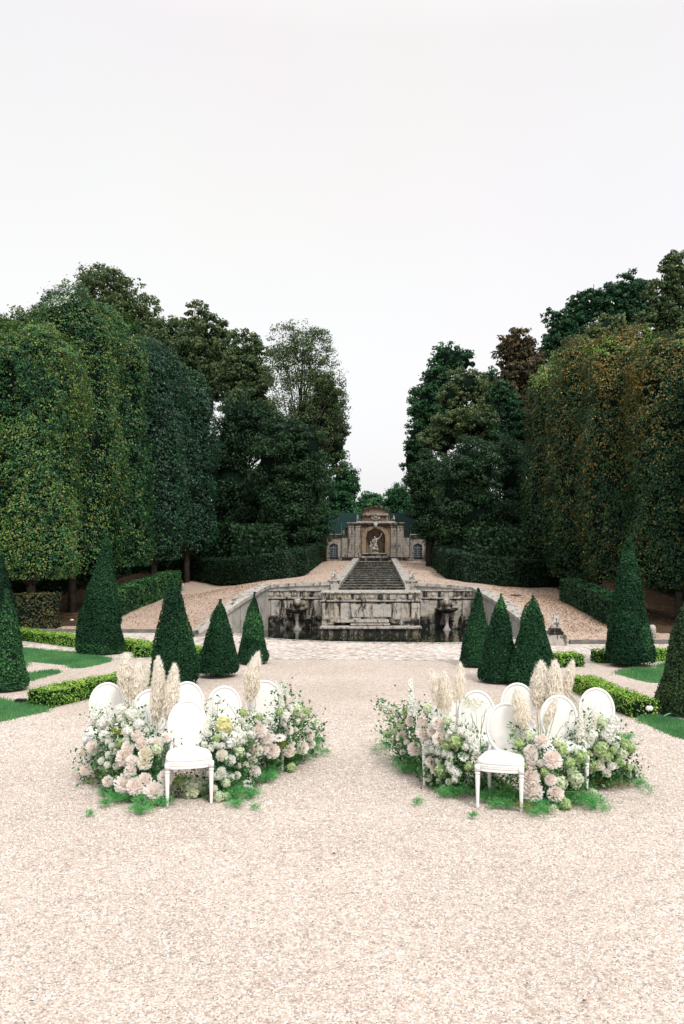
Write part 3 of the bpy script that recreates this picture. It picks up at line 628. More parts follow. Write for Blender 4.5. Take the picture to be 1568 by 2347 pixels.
for sg in (-1, 1):                             # low wings with barred windows
    c = 180 if sg < 0 else 1360; w = thing('garden_wing', (.07 + nx(c), YN + .15, 0), 'low rubble wing with barred window ' + ('left' if sg < 0 else 'right') + ' of the stone niche', 'garden wing', 'rubble wings beside the niche')
    hwid = .37 if sg < 0 else .40
    ow = .225
    arcw = [(ow * math.cos(a), nzz(770) + .19 * math.sin(a)) for a in np.linspace(0, math.pi, 9)]
    ngon_prism([(-hwid, nzz(945)), (-hwid, nzz(645)), (hwid, nzz(645)), (hwid, nzz(945)), (ow, nzz(945)), (ow, nzz(915))] + arcw + [(-ow, nzz(915)), (-ow, nzz(945))], 0, .3, 'rubble_wall', M['stone_niche'], w)
    mb = MB(); mb.box(-hwid - .05, hwid + .05, -.05, .6, nzz(643), nzz(600)); mb.cur = 1; mb.box(-hwid - .02, hwid + .02, -.07, .5, nzz(599), nzz(588), .004); mb.build('roof_edge', [M['stone_dark'], M['stone_light']], w)
    for s2 in (-1, 1):
        mb = MB()
        for k in range(8): mb.box(s2 * (ow + .05) - .05 - .012 * (k % 2), s2 * (ow + .05) + .05 + .012 * (k % 2), -.03, .02, nzz(912) + k * .095, nzz(912) + k * .095 + .088, .008)
        mb.build('quoin', M['stone_light'], w)
    mb = MB(); mb.box(-ow - .02, ow + .02, .12, .16, nzz(945), nzz(690)); g = mb.build('window', M['glass_dark'], w)
    mb = MB()
    for k in range(-2, 3): mb.box(k * .09 - (.014 if k == 0 else .006), k * .09 + (.014 if k == 0 else .006), .08, .10, nzz(915), nzz(775 if abs(k) > 1 else 735))
    for k in range(5): mb.box(-ow, ow, .082, .098, nzz(905) + k * .105, nzz(905) + k * .105 + .012)
    mb.box(-ow, ow, .075, .105, nzz(780), nzz(772)); mb.build('glazing_bars', M['window_paint'], g)
# statue plinth and group
pl = thing('statue_plinth', (.05, YN - .55, 0), 'stepped stone plinth in front of the niche at the head of the stairs', 'plinth')
def sc(c): return (c - 768) / 272.0
def scz(c): return 5.225 - .003747 * c - .0
mb = MB(); mb.box(sc(597), sc(928), -.3, .3, 1.88, 1.985); mb.build('dark_course', M['stone_dark'], pl)
mb = MB(); mb.box(sc(590), sc(935), -.34, .5, 1.987, 2.03, .01); mb.build('top_slab', M['stone_light'], pl)
mb = MB(); mb.box(sc(575), sc(945), -.42, .3, 1.79, 1.878, .01); mb.build('middle_step', M['stone_light'], pl)
mb = MB(); mb.box(sc(560), sc(960), -.55, .3, 1.5, 1.788, .01); mb.build('lower_step', M['stone_dark'], pl)
sg_ = thing('hero_statue', (.05, YN - .15, 2.03), 'white stone statue of club-swinging man above crouching figure in niche', 'statue')
def sj(c, r, y, rad): return (sc(c), y, scz(r) - 2.03, rad)
J = {'pel': sj(768, 722, 0, .070), 'ab': sj(772, 690, 0, .062), 'ch': sj(776, 655, -.01, .080), 'nk': sj(764, 630, -.02, .035), 'hd': sj(757, 614, -.04, .048), 'hd2': sj(755, 598, -.04, .045),
     'sr': sj(806, 640, 0, .045), 'er': sj(836, 616, -.04, .032), 'hr': sj(858, 588, -.06, .026), 'sl': sj(742, 648, -.01, .045), 'el': sj(722, 676, -.10, .032), 'hl': sj(744, 700, -.16, .026),
     'kl': sj(752, 772, -.06, .045), 'al': sj(768, 822, -.02, .028), 'tl': sj(760, 836, -.10, .026), 'kr': sj(798, 762, .0, .045), 'ar': sj(806, 812, .05, .028), 'tr': sj(812, 828, -.02, .026)}
E = [('pel', 'ab'), ('ab', 'ch'), ('ch', 'nk'), ('nk', 'hd'), ('hd', 'hd2'), ('ch', 'sr'), ('sr', 'er'), ('er', 'hr'), ('ch', 'sl'), ('sl', 'el'), ('el', 'hl'), ('pel', 'kl'), ('kl', 'al'), ('al', 'tl'), ('pel', 'kr'), ('kr', 'ar'), ('ar', 'tr')]
skinned('standing_figure', J, E, M['stone_statue'], sg_)
MB().tube([(sc(850), -.05, scz(594) - 2.03), (sc(862), -.07, scz(575) - 2.03), (sc(874), -.08, scz(556) - 2.03)], [.016, .026, .03], 8).build('club', M['stone_statue'], sg_, True)
J = {'pel': sj(736, 790, -.08, .065), 'ch': sj(712, 735, -.12, .070), 'nk': sj(704, 708, -.14, .035), 'hd': sj(698, 690, -.15, .045), 'hd2': sj(694, 678, -.15, .038), 'sl': sj(690, 730, -.14, .038), 'el': sj(690, 768, -.2, .03), 'hl': sj(712, 790, -.24, .024),
     'sr': sj(738, 728, -.16, .036), 'er': sj(752, 700, -.2, .028), 'hr': sj(742, 678, -.2, .022), 'k1': sj(700, 792, -.2, .045), 'a1': sj(712, 832, -.14, .028), 'k2': sj(790, 790, -.16, .045), 'a2': sj(822, 800, -.1, .028)}
E = [('pel', 'ch'), ('ch', 'nk'), ('nk', 'hd'), ('hd', 'hd2'), ('ch', 'sl'), ('sl', 'el'), ('el', 'hl'), ('ch', 'sr'), ('sr', 'er'), ('er', 'hr'), ('pel', 'k1'), ('k1', 'a1'), ('pel', 'k2'), ('k2', 'a2')]
skinned('crouching_figure', J, E, M['stone_statue'], sg_)
sg_.scale = (.92, .92, .92)
rk_ = rock(sg_, .26, .10, M['stone_statue'], 21); rk_.location = (0, 0, 0)

# fence behind the niche
fn = thing('mesh_fence', (0, 49.5, 0), 'tall dark green mesh fence standing behind the stone niche', 'fence')
p0 = PY(745, 1175, 49.5); p1 = PY(968, 1176, 49.5)
mb = MB(); mb.box(p0.x - 3, p1.x + 3, 0, .03, 1.4, p0.z); mb.build('screen', M['fence'], fn)
for px in (782, 941.5, 700, 1020):
    x = PY(px, 1200, 49.5).x; MB().tube([(x, -.05, 1.5), (x, -.05, PY(px, 1198, 49.5).z)], .025, 6).build('post', M['fence_post'], fn)

# ------------------------------------------------------------------ hedges
def hedge(path, width, height, name, label, group, mat, size, dens, seed, cat='hedge', base=None, warm=0.0, tops=0.25, shift=0.0, bulge=.02):
    """path: (x, y) centre line; leaves on the top and sides of a clipped block"""
    rng = np.random.default_rng(seed); P = [Vector(p) for p in path]
    root = thing(name, (P[0].x, P[0].y, 0), label, cat, group); O = np.array([P[0].x, P[0].y, 0])
    def zb(x, y): return tz(x, y) if base is None else base
    mb = MB(); pts = []; nrm = []
    L = 0; offs = []
    for i, p in enumerate(P):
        a = P[max(0, i - 1)]; b = P[min(len(P) - 1, i + 1)]; t = (b - a).normalized(); offs.append(Vector((-t.y, t.x)))
    vs = []; fs = []; c = .90; hw = width / 2
    for i, p in enumerate(P):
        z = zb(p.x, p.y); o_ = offs[i]; w = hw - size * .55
        for d, zz in ((-w, z - .1), (-w, z + height - size * .7), (w, z + height - size * .7), (w, z - .1)): vs.append((p.x + o_.x * d - O[0], p.y + o_.y * d - O[1], zz))
    for i in range(len(P) - 1):
        for j in range(4): a = i * 4 + j; b = i * 4 + (j + 1) % 4; fs.append((a, b, b + 4, a + 4))
    fs += [(0, 1, 2, 3), tuple(len(vs) - 4 + k for k in (3, 2, 1, 0))]
    MB().add(vs, fs).build('shade_core', M['core'], root)  # solid block coloured as the shade between the leaves, no modelled twigs
    AP = []; AN = []
    for i in range(len(P) - 1):
        a, b = P[i], P[i + 1]; ln = (b - a).length
        za, zb_ = zb(a.x, a.y), zb(b.x, b.y)
        for face, area in (('top', width * ln), ('l', height * ln), ('r', height * ln)):
            n = int(area * dens); u = rng.random(n)
            cx = a.x + (b.x - a.x) * u; cy = a.y + (b.y - a.y) * u; z0 = za + (zb_ - za) * u
            ox = offs[i].x + (offs[i + 1].x - offs[i].x) * u; oy = offs[i].y + (offs[i + 1].y - offs[i].y) * u
            if face == 'top': d = rng.uniform(-hw, hw, n); z = z0 + height + rng.normal(0, bulge, n); N = np.stack([rng.normal(0, .5, n), rng.normal(0, .5, n), np.ones(n)], 1)
            else:
                sg = 1 if face == 'l' else -1; d = sg * (hw + rng.normal(0, bulge, n)); z = z0 + rng.random(n) * height
                N = np.stack([ox * sg + rng.normal(0, .5, n), oy * sg + rng.normal(0, .5, n), rng.normal(.35, .5, n)], 1)
            AP.append(np.stack([cx + ox * d, cy + oy * d, z], 1)); AN.append(N)
    for end in (0, -1):
        p = P[end]; q = P[1] if end == 0 else P[-2]; t = (p - q).normalized(); n = int(width * height * dens); z0 = zb(p.x, p.y)
        d = rng.uniform(-hw, hw, n); e_ = rng.normal(0, bulge, n); AP.append(np.stack([p.x + offs[end].x * d + t.x * e_, p.y + offs[end].y * d + t.y * e_, z0 + rng.random(n) * height], 1))
        AN.append(np.stack([t.x + rng.normal(0, .5, n), t.y + rng.normal(0, .5, n), rng.normal(.3, .5, n)], 1))
    AP = np.concatenate(AP); AN = np.concatenate(AN); vn = VNoise(seed)
    AP += unit(AN) * ((vn(AP, 3.5) - .5) * size * 2.2)[:, None]
    ti = rng.beta(2, 2.2, len(AP)) * .8 + (vn(AP, 2.2) - .5) * .4 + np.clip(unit(AN)[:, 2], 0, 1) * tops + shift  # leaves facing up get a lighter tint: top light put into colour
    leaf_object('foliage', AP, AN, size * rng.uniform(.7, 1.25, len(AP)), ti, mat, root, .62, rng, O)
    return root
hedge([(-5.12, 14.02), (-4.78, 14.85), (-4.3, 15.75), (-3.85, 16.6)], .48, .27, 'box_hedge', 'bright clipped box hedge left of the chairs ending at a cone yew', 'low box hedges', M['box'], .035, 2600, 1, tops=.6, base=0)
hedge([(4.28, 13.2), (4.05, 14.3), (3.90, 15.7)], .42, .26, 'box_hedge', 'bright clipped box hedge right of the chairs with a garden lamp at its end', 'low box hedges', M['box'], .035, 2600, 2, tops=.6, base=0)
hedge([(-9.9, 24.2), (-8.4, 23.0), (-7.3, 22.1), (-5.8, 21.3), (-4.8, 20.6), (-3.6, 19.6)], .42, .25, 'box_hedge', 'long curving low box hedge at the back of the left lawn', 'low box hedges', M['box'], .045, 1700, 3, tops=.6, base=0)
hedge([(-5.3, 20.15), (-4.3, 20.25)], .36, .25, 'box_hedge', 'short box hedge stub beside the long left hedge', 'low box hedges', M['box'], .045, 1700, 4, tops=.6, base=0)
hedge([(5.0, 19.25), (6.3, 19.5), (7.2, 19.7), (9, 20.2)], .4, .25, 'box_hedge', 'long low box hedge behind the tall right cone yew', 'low box hedges', M['box'], .045, 1700, 5, tops=.6, base=0)
hedge([(4.0, 18.6), (4.55, 18.75)], .45, .25, 'box_hedge', 'short box hedge stub beside the three right cone yews', 'low box hedges', M['box'], .045, 1700, 6, tops=.6, base=0)
hedge([(-8.35, 28.2), (-8.35, 32), (-8.3, 36.8)], .6, .88, 'clipped_hedge', 'dark waist-high hedge along the left gravel ramp', 'clipped hedges under the trees', M['hornbeam'], .075, 620, 7, shift=-.12, tops=.12)
hedge([(-14, 26.15), (-11.5, 26.05), (-9.25, 26.0)], .6, 1.0, 'clipped_hedge', 'browning hedge end below the nearest left tree', 'clipped hedges under the trees', M['autumn'], .075, 620, 8, shift=-.12, tops=.1)
hedge([(7.15, 24.9), (7.05, 28), (6.95, 31.1)], .6, .82, 'clipped_hedge', 'dark waist-high hedge along the right gravel ramp', 'clipped hedges under the trees', M['hornbeam'], .075, 620, 9, shift=-.25, tops=.05)
hedge([(-9.4, 42.5), (-7.6, 40.5), (-5.8, 36.6), (-4.5, 34.6), (-3.5, 34.2), (-3.12, 35.2), (-3.12, 40), (-3.1, 48.8)], .8, 1.02, 'clipped_hedge', 'dark curving hedge left of the stairs', 'clipped hedges under the trees', M['shade'], .085, 520, 10, shift=-.1, tops=.05)
hedge([(9.6, 40), (8.2, 38.3), (5.8, 34.1), (4.5, 32.3), (3.5, 31.9), (3.2, 32.8), (3.18, 40), (3.17, 48.5)], .8, 1.0, 'clipped_hedge', 'dark curving hedge right of the stairs', 'clipped hedges under the trees', M['shade'], .085, 520, 11, shift=-.1, tops=.05)

# ------------------------------------------------------------------ clipped yew cones
def cone(px, base_y, top_y, half, label, mat, seed, apex=0.0, size=.045, pw=.72, shift=0.0, gap=.05):
    b = PZ(px, base_y, 0); sc_ = F_PX / b.y; R = half / sc_; h = (base_y - top_y) / sc_ * (1 + 0.0)
    h = CAM[2] - (top_y - CY) * (b.y + R) / F_PX      # apex stands above the middle of the base
    cy = b.y + R * .8; cx = CAM[0] + (px - CX) * cy / F_PX; R = half * cy / F_PX
    h = CAM[2] - (top_y - CY) * cy / F_PX
    rng = np.random.default_rng(seed); vn = VNoise(seed)
    root = thing('cone_yew', (cx, cy, 0), label, 'topiary', 'clipped cone yews')
    ax = apex * cy / F_PX
    def prof(u):
        r = (1 - u) ** pw * (1 - .03 * np.sin(u * 9 + seed))
        r = r * np.clip(.90 + u / .06 * .10, 0, 1)
        return R * r
    n = int(5200 + math.pi * R * h * 2300)
    u = 1 - np.sqrt(rng.random(n) * .995 + .005); u = np.where(rng.random(n) < .15, rng.random(n), u)
    a = rng.random(n) * 2 * math.pi
    dr = -np.abs(rng.normal(0, size * .5, n)); r = prof(u) + dr
    z = gap + u * (h - gap)
    P = np.stack([np.cos(a) * r + ax * u, np.sin(a) * r, z], 1)
    N = np.stack([np.cos(a), np.sin(a), np.full(n, R / h * .9)], 1)
    P[:, 0] += (vn(np.stack([z * 1.5, z * 0, z * 0 + seed], 1), 1.0) - .5) * R * .10
    P += unit(N) * ((vn(P, 5) - .5) * size * 1.3 + (vn(P, 2.4) - .5) * R * .07)[:, None]
    k = (rng.random(n) < .02) & (u < .9); P[k] += unit(N[k]) * rng.uniform(.01, .04, (k.sum(), 1))     # shoots that escaped the shears
    N = N + rng.normal(0, .55, (n, 3)) + np.array([0, 0, .25])
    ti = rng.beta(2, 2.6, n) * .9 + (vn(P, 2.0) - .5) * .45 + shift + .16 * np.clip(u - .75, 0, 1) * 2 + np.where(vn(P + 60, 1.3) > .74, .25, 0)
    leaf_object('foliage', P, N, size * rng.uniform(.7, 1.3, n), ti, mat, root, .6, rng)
    prf = [(float(prof(np.array(k / 14.)) * .90), gap + .02 + (k / 14.) * (h * .95 - gap)) for k in range(15)]
    mb = MB(); vs = []; fs = []; K = 16
    for i, (r, z) in enumerate(prf):
        for j in range(K): an = 2 * math.pi * j / K; vs.append((math.cos(an) * r + ax * i / 14., math.sin(an) * r, z))
    for i in range(14):
        for j in range(K): fs.append((i * K + j, i * K + (j + 1) % K, (i + 1) * K + (j + 1) % K, (i + 1) * K + j))
    fs += [tuple(range(K))[::-1], tuple(range(14 * K, 15 * K))]
    mb.add(vs, fs); mb.build('shade_core', M['core'], root, True)  # closed dark body behind the leaves, painted as inner shade
    mb = MB(); mb.tube([(0, 0, -.05), (0, 0, gap + .1)], .06, 8)
    for k in range(5):
        an = rng.random() * 6.28; mb.tube([(math.cos(an) * R * .15, math.sin(an) * R * .15, 0), (math.cos(an) * R * .5, math.sin(an) * R * .5, gap + .05)], .018, 5)
    mb.build('trunk', M['bark'], root)
cone(228, 1503, 1231, 59, 'tallest cone yew on the left lawn', M['yew'], 1, 14, .05)
cone(398, 1574, 1324, 58, 'cone yew behind left chairs with light green tip', M['yew'], 2, 0, .042, .62)
cone(499, 1556, 1373, 48, 'stout cone yew with bare gap beneath second from the path on the left', M['yew'], 3, 8, .042, .66, gap=.09)
cone(578, 1524, 1357, 38, 'slim cone yew in front of the pool corner at the left of the path', M['yew'], 4, 6, .042, .75)
cone(14, 1588, 1348, 50, 'cone yew at the left picture edge in front of a taller one', M['yew'], 5, 2, .042, .68, shift=.26)  # lighter leaf tint imitates the light on the nearer cone
cone(-2, 1478, 1270, 46, 'cone yew darkened for shade at the left edge partly behind a nearer one', M['yew'], 6, 8, .05, .85, shift=-.32)  # leaf tint darkened to imitate shade behind the nearer cone
cone(1088, 1531, 1348, 39, 'slim cone yew closest to the path on the right', M['yew'], 7, 9, .042, .75)
cone(1143, 1569, 1360, 50, 'middle one of the three clustered cone yews on the right', M['yew'], 8, 7, .042, .72)
cone(1218, 1577, 1364, 58, 'broad cone yew nearest to the right chairs', M['yew'], 9, 4, .042, .66, shift=.05)
cone(1443, 1532, 1232, 58, 'tallest cone yew on the right with gaps under its skirt', M['yew'], 10, -4, .05, .70, gap=.10)
cone(1576, 1647, 1366, 73, 'yellowish cone yew cut by the right picture edge', M['yew_warm'], 11, 0, .042, .62)

# ------------------------------------------------------------------ trees
def trunk_into(mb, base, top, r0, r1, rng, lean=.1, seg=6):
    pts = []; rad = []
    for k in range(seg + 1):
        t = k / seg; pts.append((base[0] + (top[0] - base[0]) * t + math.sin(t * 5 + rng.random()) * lean * t, base[1] + (top[1] - base[1]) * t, base[2] + (top[2] - base[2]) * t)); rad.append(r0 + (r1 - r0) * t)
    mb.tube(pts, rad, 7)
def box_tree(x, y, hx, hy, z0, z1, label, mat, seed, n, size, patch=0.3, shift=0.0, group='clipped trees in two rows', topgreen=0.0, name='clipped_hornbeam', warm=0.0):
    """one of the sheared avenue trees: a tall block with a domed top, foliage hanging in tiers"""
    rng = np.random.default_rng(seed); vn = VNoise(seed); gz = tz(x, y)
    root = thing(name, (x, y, gz), label, 'tree', group); z0 -= gz; z1 -= gz; H = z1 - z0
    def shape(u, a):
        sq = (np.abs(np.cos(a)) ** 2.3 + np.abs(np.sin(a)) ** 2.3) ** (-1 / 2.3)
        ut = np.clip(u + .02 * np.sin(a * 3 + seed), 0, 1); r = np.where(ut > .80, np.sqrt(np.clip(1 - ((ut - .80) / .20) ** 2.1, 0, 1)) * .98 + .02, 1.0) * np.where(u < .06, .84 + .16 * u / .06, 1) * (1 - .06 * np.clip(u - .5, 0, 1)) * (1 - .05 * np.clip(.4 - u, 0, 1))
        return r * sq
    u = rng.random(n) ** .93; k = rng.random(n) < .16; u[k] = .78 + .22 * rng.random(k.sum())
    a = rng.random(n) * 2 * math.pi; s = shape(u, a)
    fill = 1 - np.abs(rng.normal(0, .055, n)); kk = (u > .78) & (rng.random(n) < .55); fill[kk] = np.sqrt(rng.random(kk.sum()))
    u2 = u.copy()
    # leaves inside the outline of the dome lie on the dome
    z = z0 + u2 * H
    P = np.stack([np.cos(a) * s * hx * fill, np.sin(a) * s * hy * fill, z], 1)
    N = np.stack([np.cos(a) / hx, np.sin(a) / hy, np.where(u > .78, (u - .78) * 3.2, 0)], 1); N = unit(N)
    b1 = vn(P * np.array([1, 1, .6]) + seed, .8) - .5; b2 = vn(P + seed, 2.2) - .5; b3 = vn(P * np.array([1, 1, 1.6]) + seed, 6) - .5
    P += N * (b1 * .50 + b2 * .42 + b3 * .30)[:, None]
    keep = (b2 + b3 * 1.1 + rng.normal(0, .14, n)) > -.36
    P = P[keep]; N = N[keep]; u = u[keep]; n = len(P)
    spr = rng.random(n) < .03; P[spr] += N[spr] * rng.uniform(.03, .22, (spr.sum(), 1)) + np.stack([0 * u[spr], 0 * u[spr], rng.uniform(0, .14, spr.sum())], 1)
    NN = N + rng.normal(0, .5, (n, 3)) + np.array([0, 0, .45]); b4 = vn(P + 20, 1.2) - .35
    pn = vn(P + 40, .55) * .6 + vn(P + 9, 1.6) * .4
    ti = rng.beta(1.0, 2.3, n) * .64 + np.where(rng.random(n) < np.clip((pn + (vn(P * np.array([1, 1, 1.6]) + seed, 5) - .5) * .8 - .50 + patch * .45) * 2.6, 0, .9) * patch * 1.7, rng.uniform(.22, .60, n), 0) + shift  # wide tint spread imitates lit leaves against shaded gaps
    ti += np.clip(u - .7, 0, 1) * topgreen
    if warm: ti = np.where(rng.random(n) < np.clip((pn - .30) * 2.0, .05, 1) * np.clip((u - .30) * 1.9, .07, 1) * warm, rng.beta(2.2, 2.2, n) * .55 + .38, ti); ti = np.where((u > .88) & (rng.random(n) < .45 * np.clip(b4 * 3, 0, 1)), 1.0, np.minimum(ti, .95))
    ax = np.stack([N[:, 0] * .5 + rng.normal(0, .6, n), N[:, 1] * .5 + rng.normal(0, .6, n), -.7 + rng.normal(0, .5, n)], 1)
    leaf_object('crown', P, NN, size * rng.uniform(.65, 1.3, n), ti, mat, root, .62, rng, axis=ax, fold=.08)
    vs = []; fs = []; K = 18; RR = 12
    for i in range(RR + 1):
        uu = i / RR * .96 + .01
        for j in range(K):
            an = 2 * math.pi * j / K; s_ = float(shape(np.array(uu), np.array(an))) * .72; vs.append((math.cos(an) * s_ * hx, math.sin(an) * s_ * hy, z0 + .1 + uu * (H - .3)))
    for i in range(RR):
        for j in range(K): fs.append((i * K + j, i * K + (j + 1) % K, (i + 1) * K + (j + 1) % K, (i + 1) * K + j))
    fs += [tuple(range(K))[::-1], tuple(range(RR * K, (RR + 1) * K))]
    MB().add(vs, fs).build('crown_shade_core', M['core'], root, True)  # solid dark filling that stands for shade deep in the crown
    mb = MB(); trunk_into(mb, (0, 0, -.2), (0, 0, z0 + H * .6), .15, .07, rng)
    for k in range(6):
        an = rng.random() * 6.28; mb.tube([(0, 0, z0 * .8), (math.cos(an) * hx * .4, math.sin(an) * hy * .4, z0 + .3), (math.cos(an) * hx * .75, math.sin(an) * hy * .75, z0 + .9)], [.06, .045, .02], 5)
    mb.build('trunk', M['bark'], root, True)
    return root
def bt(px, y, half, top, bot, label, mat, seed, n=30000, size=.10, hy=None, **k):
    c = PY(px, top, y); hx = half * y / F_PX; z1 = c.z; z0 = PY(px, bot, y - hx).z
    return box_tree(c.x, y, hx, hy or hx * .92, z0, z1, label, mat, seed, n, size, **k)
HW = M['hornbeam_warm']
HB, HC, AU = M['hornbeam'], M['hornbeam_cool'], M['autumn']
bt(70, 27.0, 118, 742, 1330, 'nearest left clipped tree speckled with yellow leaves', HB, 1, 95000, .066, patch=.54, shift=.0)
bt(165, 30.6, 108, 674, 1318, 'left clipped tree with yellow and orange top behind the nearest one', HB, 2, 70000, .072, patch=.40, shift=.03)
bt(258, 33.0, 84, 716, 1300, 'left clipped tree with light green tip above the tallest cone yew', HB, 3, 64000, .075, patch=.30, shift=.02)
bt(352, 36.6, 72, 790, 1284, 'dark green left clipped tree between a yellowing and a bluish one', HC, 4, 52000, .082, patch=.25, topgreen=.5)
bt(428, 40.5, 62, 850, 1262, 'last clipped tree at the far end of the left row', HC, 5, 46000, .085, patch=.18, topgreen=.6)
bt(-150, 25.5, 130, 760, 1330, 'clipped tree beyond the left edge of the picture', HB, 12, 16000, .10, patch=.5)
bt(1275, 37.0, 76, 838, 1318, 'last clipped tree at the far end of the right row with rusty top', HW, 6, 56000, .080, patch=.2, warm=.5)
bt(1345, 33.5, 84, 786, 1325, 'right clipped tree with brown top second from the far end', HW, 7, 60000, .076, patch=.2, warm=.6)
bt(1432, 30.3, 96, 752, 1338, 'right clipped tree with orange and light green top behind tallest cone yew', HW, 8, 72000, .072, patch=.2, warm=.7)
bt(1556, 27.5, 110, 748, 1350, 'russet clipped tree at the right picture edge', HW, 9, 85000, .068, patch=.2, warm=.95)
bt(1700, 25.0, 120, 770, 1380, 'clipped tree beyond the right edge of the picture', AU, 10, 16000, .10, patch=.4, shift=-.05)

def wild_tree(px, Y, blobs, label, mat, seed, n, size, clump=.30, dens=26, shift=0.0, trunk_r=.22, branch=14, group='tall trees behind the garden', name='broadleaf_tree', thin=0.0, depth=.8, core=True):
    rng = np.random.default_rng(seed); vn = VNoise(seed); bx = PY(px, CY, Y).x; gz = tz(bx, Y)
    root = thing(name, (bx, Y, gz), label, 'tree', group); O = np.array([bx, Y, gz])
    s = Y / F_PX; C = []; Rr = []
    area = sum(b[2] * b[3] for b in blobs)
    for b in blobs:
        c = np.array(PY(b[0], b[1], Y)); r = np.array([b[2] * s, b[2] * s * depth, b[3] * s]); k = max(14, int(dens * 2.6 * len(blobs) * b[2] * b[3] / area * 1.3))
        d = unit(rng.normal(size=(k, 3))); rad = .30 + .66 * rng.random(k) ** .6
        C.append(c + d * r * rad[:, None]); Rr.append(np.full(k, clump * .72 * (r[0] * r[2]) ** .5) * rng.uniform(.6, 1.5, k))
    C = np.concatenate(C); Rr = np.concatenate(Rr); K = len(C)
    pk = Rr ** 2 / (Rr ** 2).sum(); ci = rng.choice(K, n, p=pk)
    d = unit(rng.normal(size=(n, 3))); d[:, 2] = d[:, 2] * .75 + .12
    rad = Rr[ci] * (.30 + .60 * rng.random(n) ** .6 + np.abs(rng.normal(0, .22, n))); P = C[ci] + d * rad[:, None] * np.array([1, 1, .8])
    P += d * ((vn(P, 2.2) - .5) * .5 * Rr[ci])[:, None]
    if thin:
        k = (vn(P, 1.3) + rng.normal(0, .15, n)) > thin; P = P[k]; d = d[k]; ci = ci[k]; n = len(P)
    N = d + rng.normal(0, .45, (n, 3)) + np.array([0, 0, .3])
    tc_ = rng.normal(0, .10, K)
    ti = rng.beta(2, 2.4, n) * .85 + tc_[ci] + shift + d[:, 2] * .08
    leaf_object('crown', P, N, size * rng.uniform(.6, 1.3, n), ti, mat, root, .65, rng, O, fold=.06)
    mb = MB(); top = C[:, 2].max() - gz; zl = C[:, 2].min() - gz
    tx = float(np.mean(C[:, 0]) - bx)
    T = [(0, 0, -.3), (tx * .2, 0, zl * .5), (tx * .6, 0, (zl + top) * .45), (tx, 0, top * .78), (tx * 1.1, 0, top * .96)]
    mb.tube(T, [trunk_r, trunk_r * .8, trunk_r * .55, trunk_r * .28, trunk_r * .08], 7)
    for k in rng.choice(K, min(K, branch), replace=False):
        q = C[k] - O; t = rng.uniform(.35, .8); zz = max(.5, min(q[2] * t, top * .75)); f = min(1, zz / max(.1, top * .78)); p0 = (tx * f, 0, zz)
        mid = ((p0[0] + q[0]) / 2 + rng.normal(0, .1), q[1] * .5, (p0[2] + q[2]) / 2 - .05 * abs(q[0]))
        mb.tube([p0, mid, tuple(q)], [trunk_r * .3, trunk_r * .17, trunk_r * .06], 5)
    mb.build('trunk', M['bark_dark'], root, True)
    if core:
        mb = MB()
        for b in blobs:
            c = np.array(PY(b[0], b[1], Y)) - O; mb.ball(c, 1.0, 12, (b[2] * s * .62, b[2] * s * depth * .6, b[3] * s * .64))
        mb.build('crown_shade_core', M['core'], root, True)  # dark ellipsoids filling the crown, its inner shade given as colour
    return root
OL, RU, OK_, SH, BR = M['olive'], M['rust'], M['oak'], M['shade'], M['bright']
wild_tree(20, 44, [(60, 775, 70, 70), (-20, 770, 60, 65), (130, 760, 50, 65)], 'olive tree top showing above the nearest left clipped tree', OL, 31, 16000, .15)
wild_tree(262, 54, [(232, 655, 62, 52), (205, 665, 36, 40), (285, 690, 58, 55), (345, 722, 38, 50), (250, 730, 90, 60), (330, 780, 70, 60), (320, 660, 16, 24)], 'highest olive tree behind the left row', OL, 32, 26000, .17, .26, 30, core=False)
wild_tree(400, 52, [(395, 770, 50, 55), (360, 800, 45, 60), (420, 830, 55, 70)], 'olive tree between the highest left tree and the chestnut', OL, 33, 15000, .17, .3, core=False)
wild_tree(470, 50, [(452, 722, 36, 30), (470, 755, 52, 40), (485, 800, 66, 50), (440, 810, 50, 60), (500, 860, 55, 60)], 'chestnut tree with bare twigs on its left-hand skyline', OL, 34, 28000, .17, .26, core=False)
wild_tree(550, 47, [(556, 790, 42, 36), (585, 810, 28, 50), (590, 880, 34, 60), (545, 850, 58, 55), (560, 930, 62, 60)], 'olive tree left of the sparse tall tree', OL, 35, 28000, .15, .28, core=False, shift=-.05)
wild_tree(682, 45, [(686, 785, 52, 56), (650, 800, 42, 60), (722, 800, 44, 60), (640, 860, 36, 80), (655, 940, 50, 70), (705, 890, 60, 80), (748, 860, 38, 70), (772, 920, 30, 70), (690, 990, 80, 60)], 'sparse tall tree with bare branches showing the sky left of the stairs', OL, 36, 44000, .095, .30, 34, trunk_r=.13, branch=80, thin=.36, core=False)
wild_tree(740, 46, [(752, 930, 40, 85), (735, 990, 60, 80), (765, 1020, 36, 70), (700, 1030, 50, 60)], 'dark leafy tree bordering the gap of sky on its left side', OL, 37, 34000, .12, .26, shift=-.12)
wild_tree(560, 43, [(560, 960, 62, 60), (540, 1010, 60, 80), (610, 1000, 50, 70), (530, 1110, 60, 110), (600, 1150, 70, 100), (540, 1200, 60, 70)], 'dark shaded tree right behind the end of the left clipped row', SH, 38, 52000, .115, .30, shift=.02)
wild_tree(650, 40, [(650, 1010, 64, 60), (700, 1020, 50, 60), (640, 1060, 70, 90), (660, 1170, 80, 90), (700, 1120, 50, 100)], 'dark shaded tree above the middle of the left curving hedge', SH, 39, 46000, .11, .3, shift=.05)
wild_tree(715, 44, [(722, 1110, 46, 90), (728, 1190, 40, 80), (700, 1200, 40, 60)], 'dark green tree beside the left garden wing', OK_, 40, 26000, .105, .3)
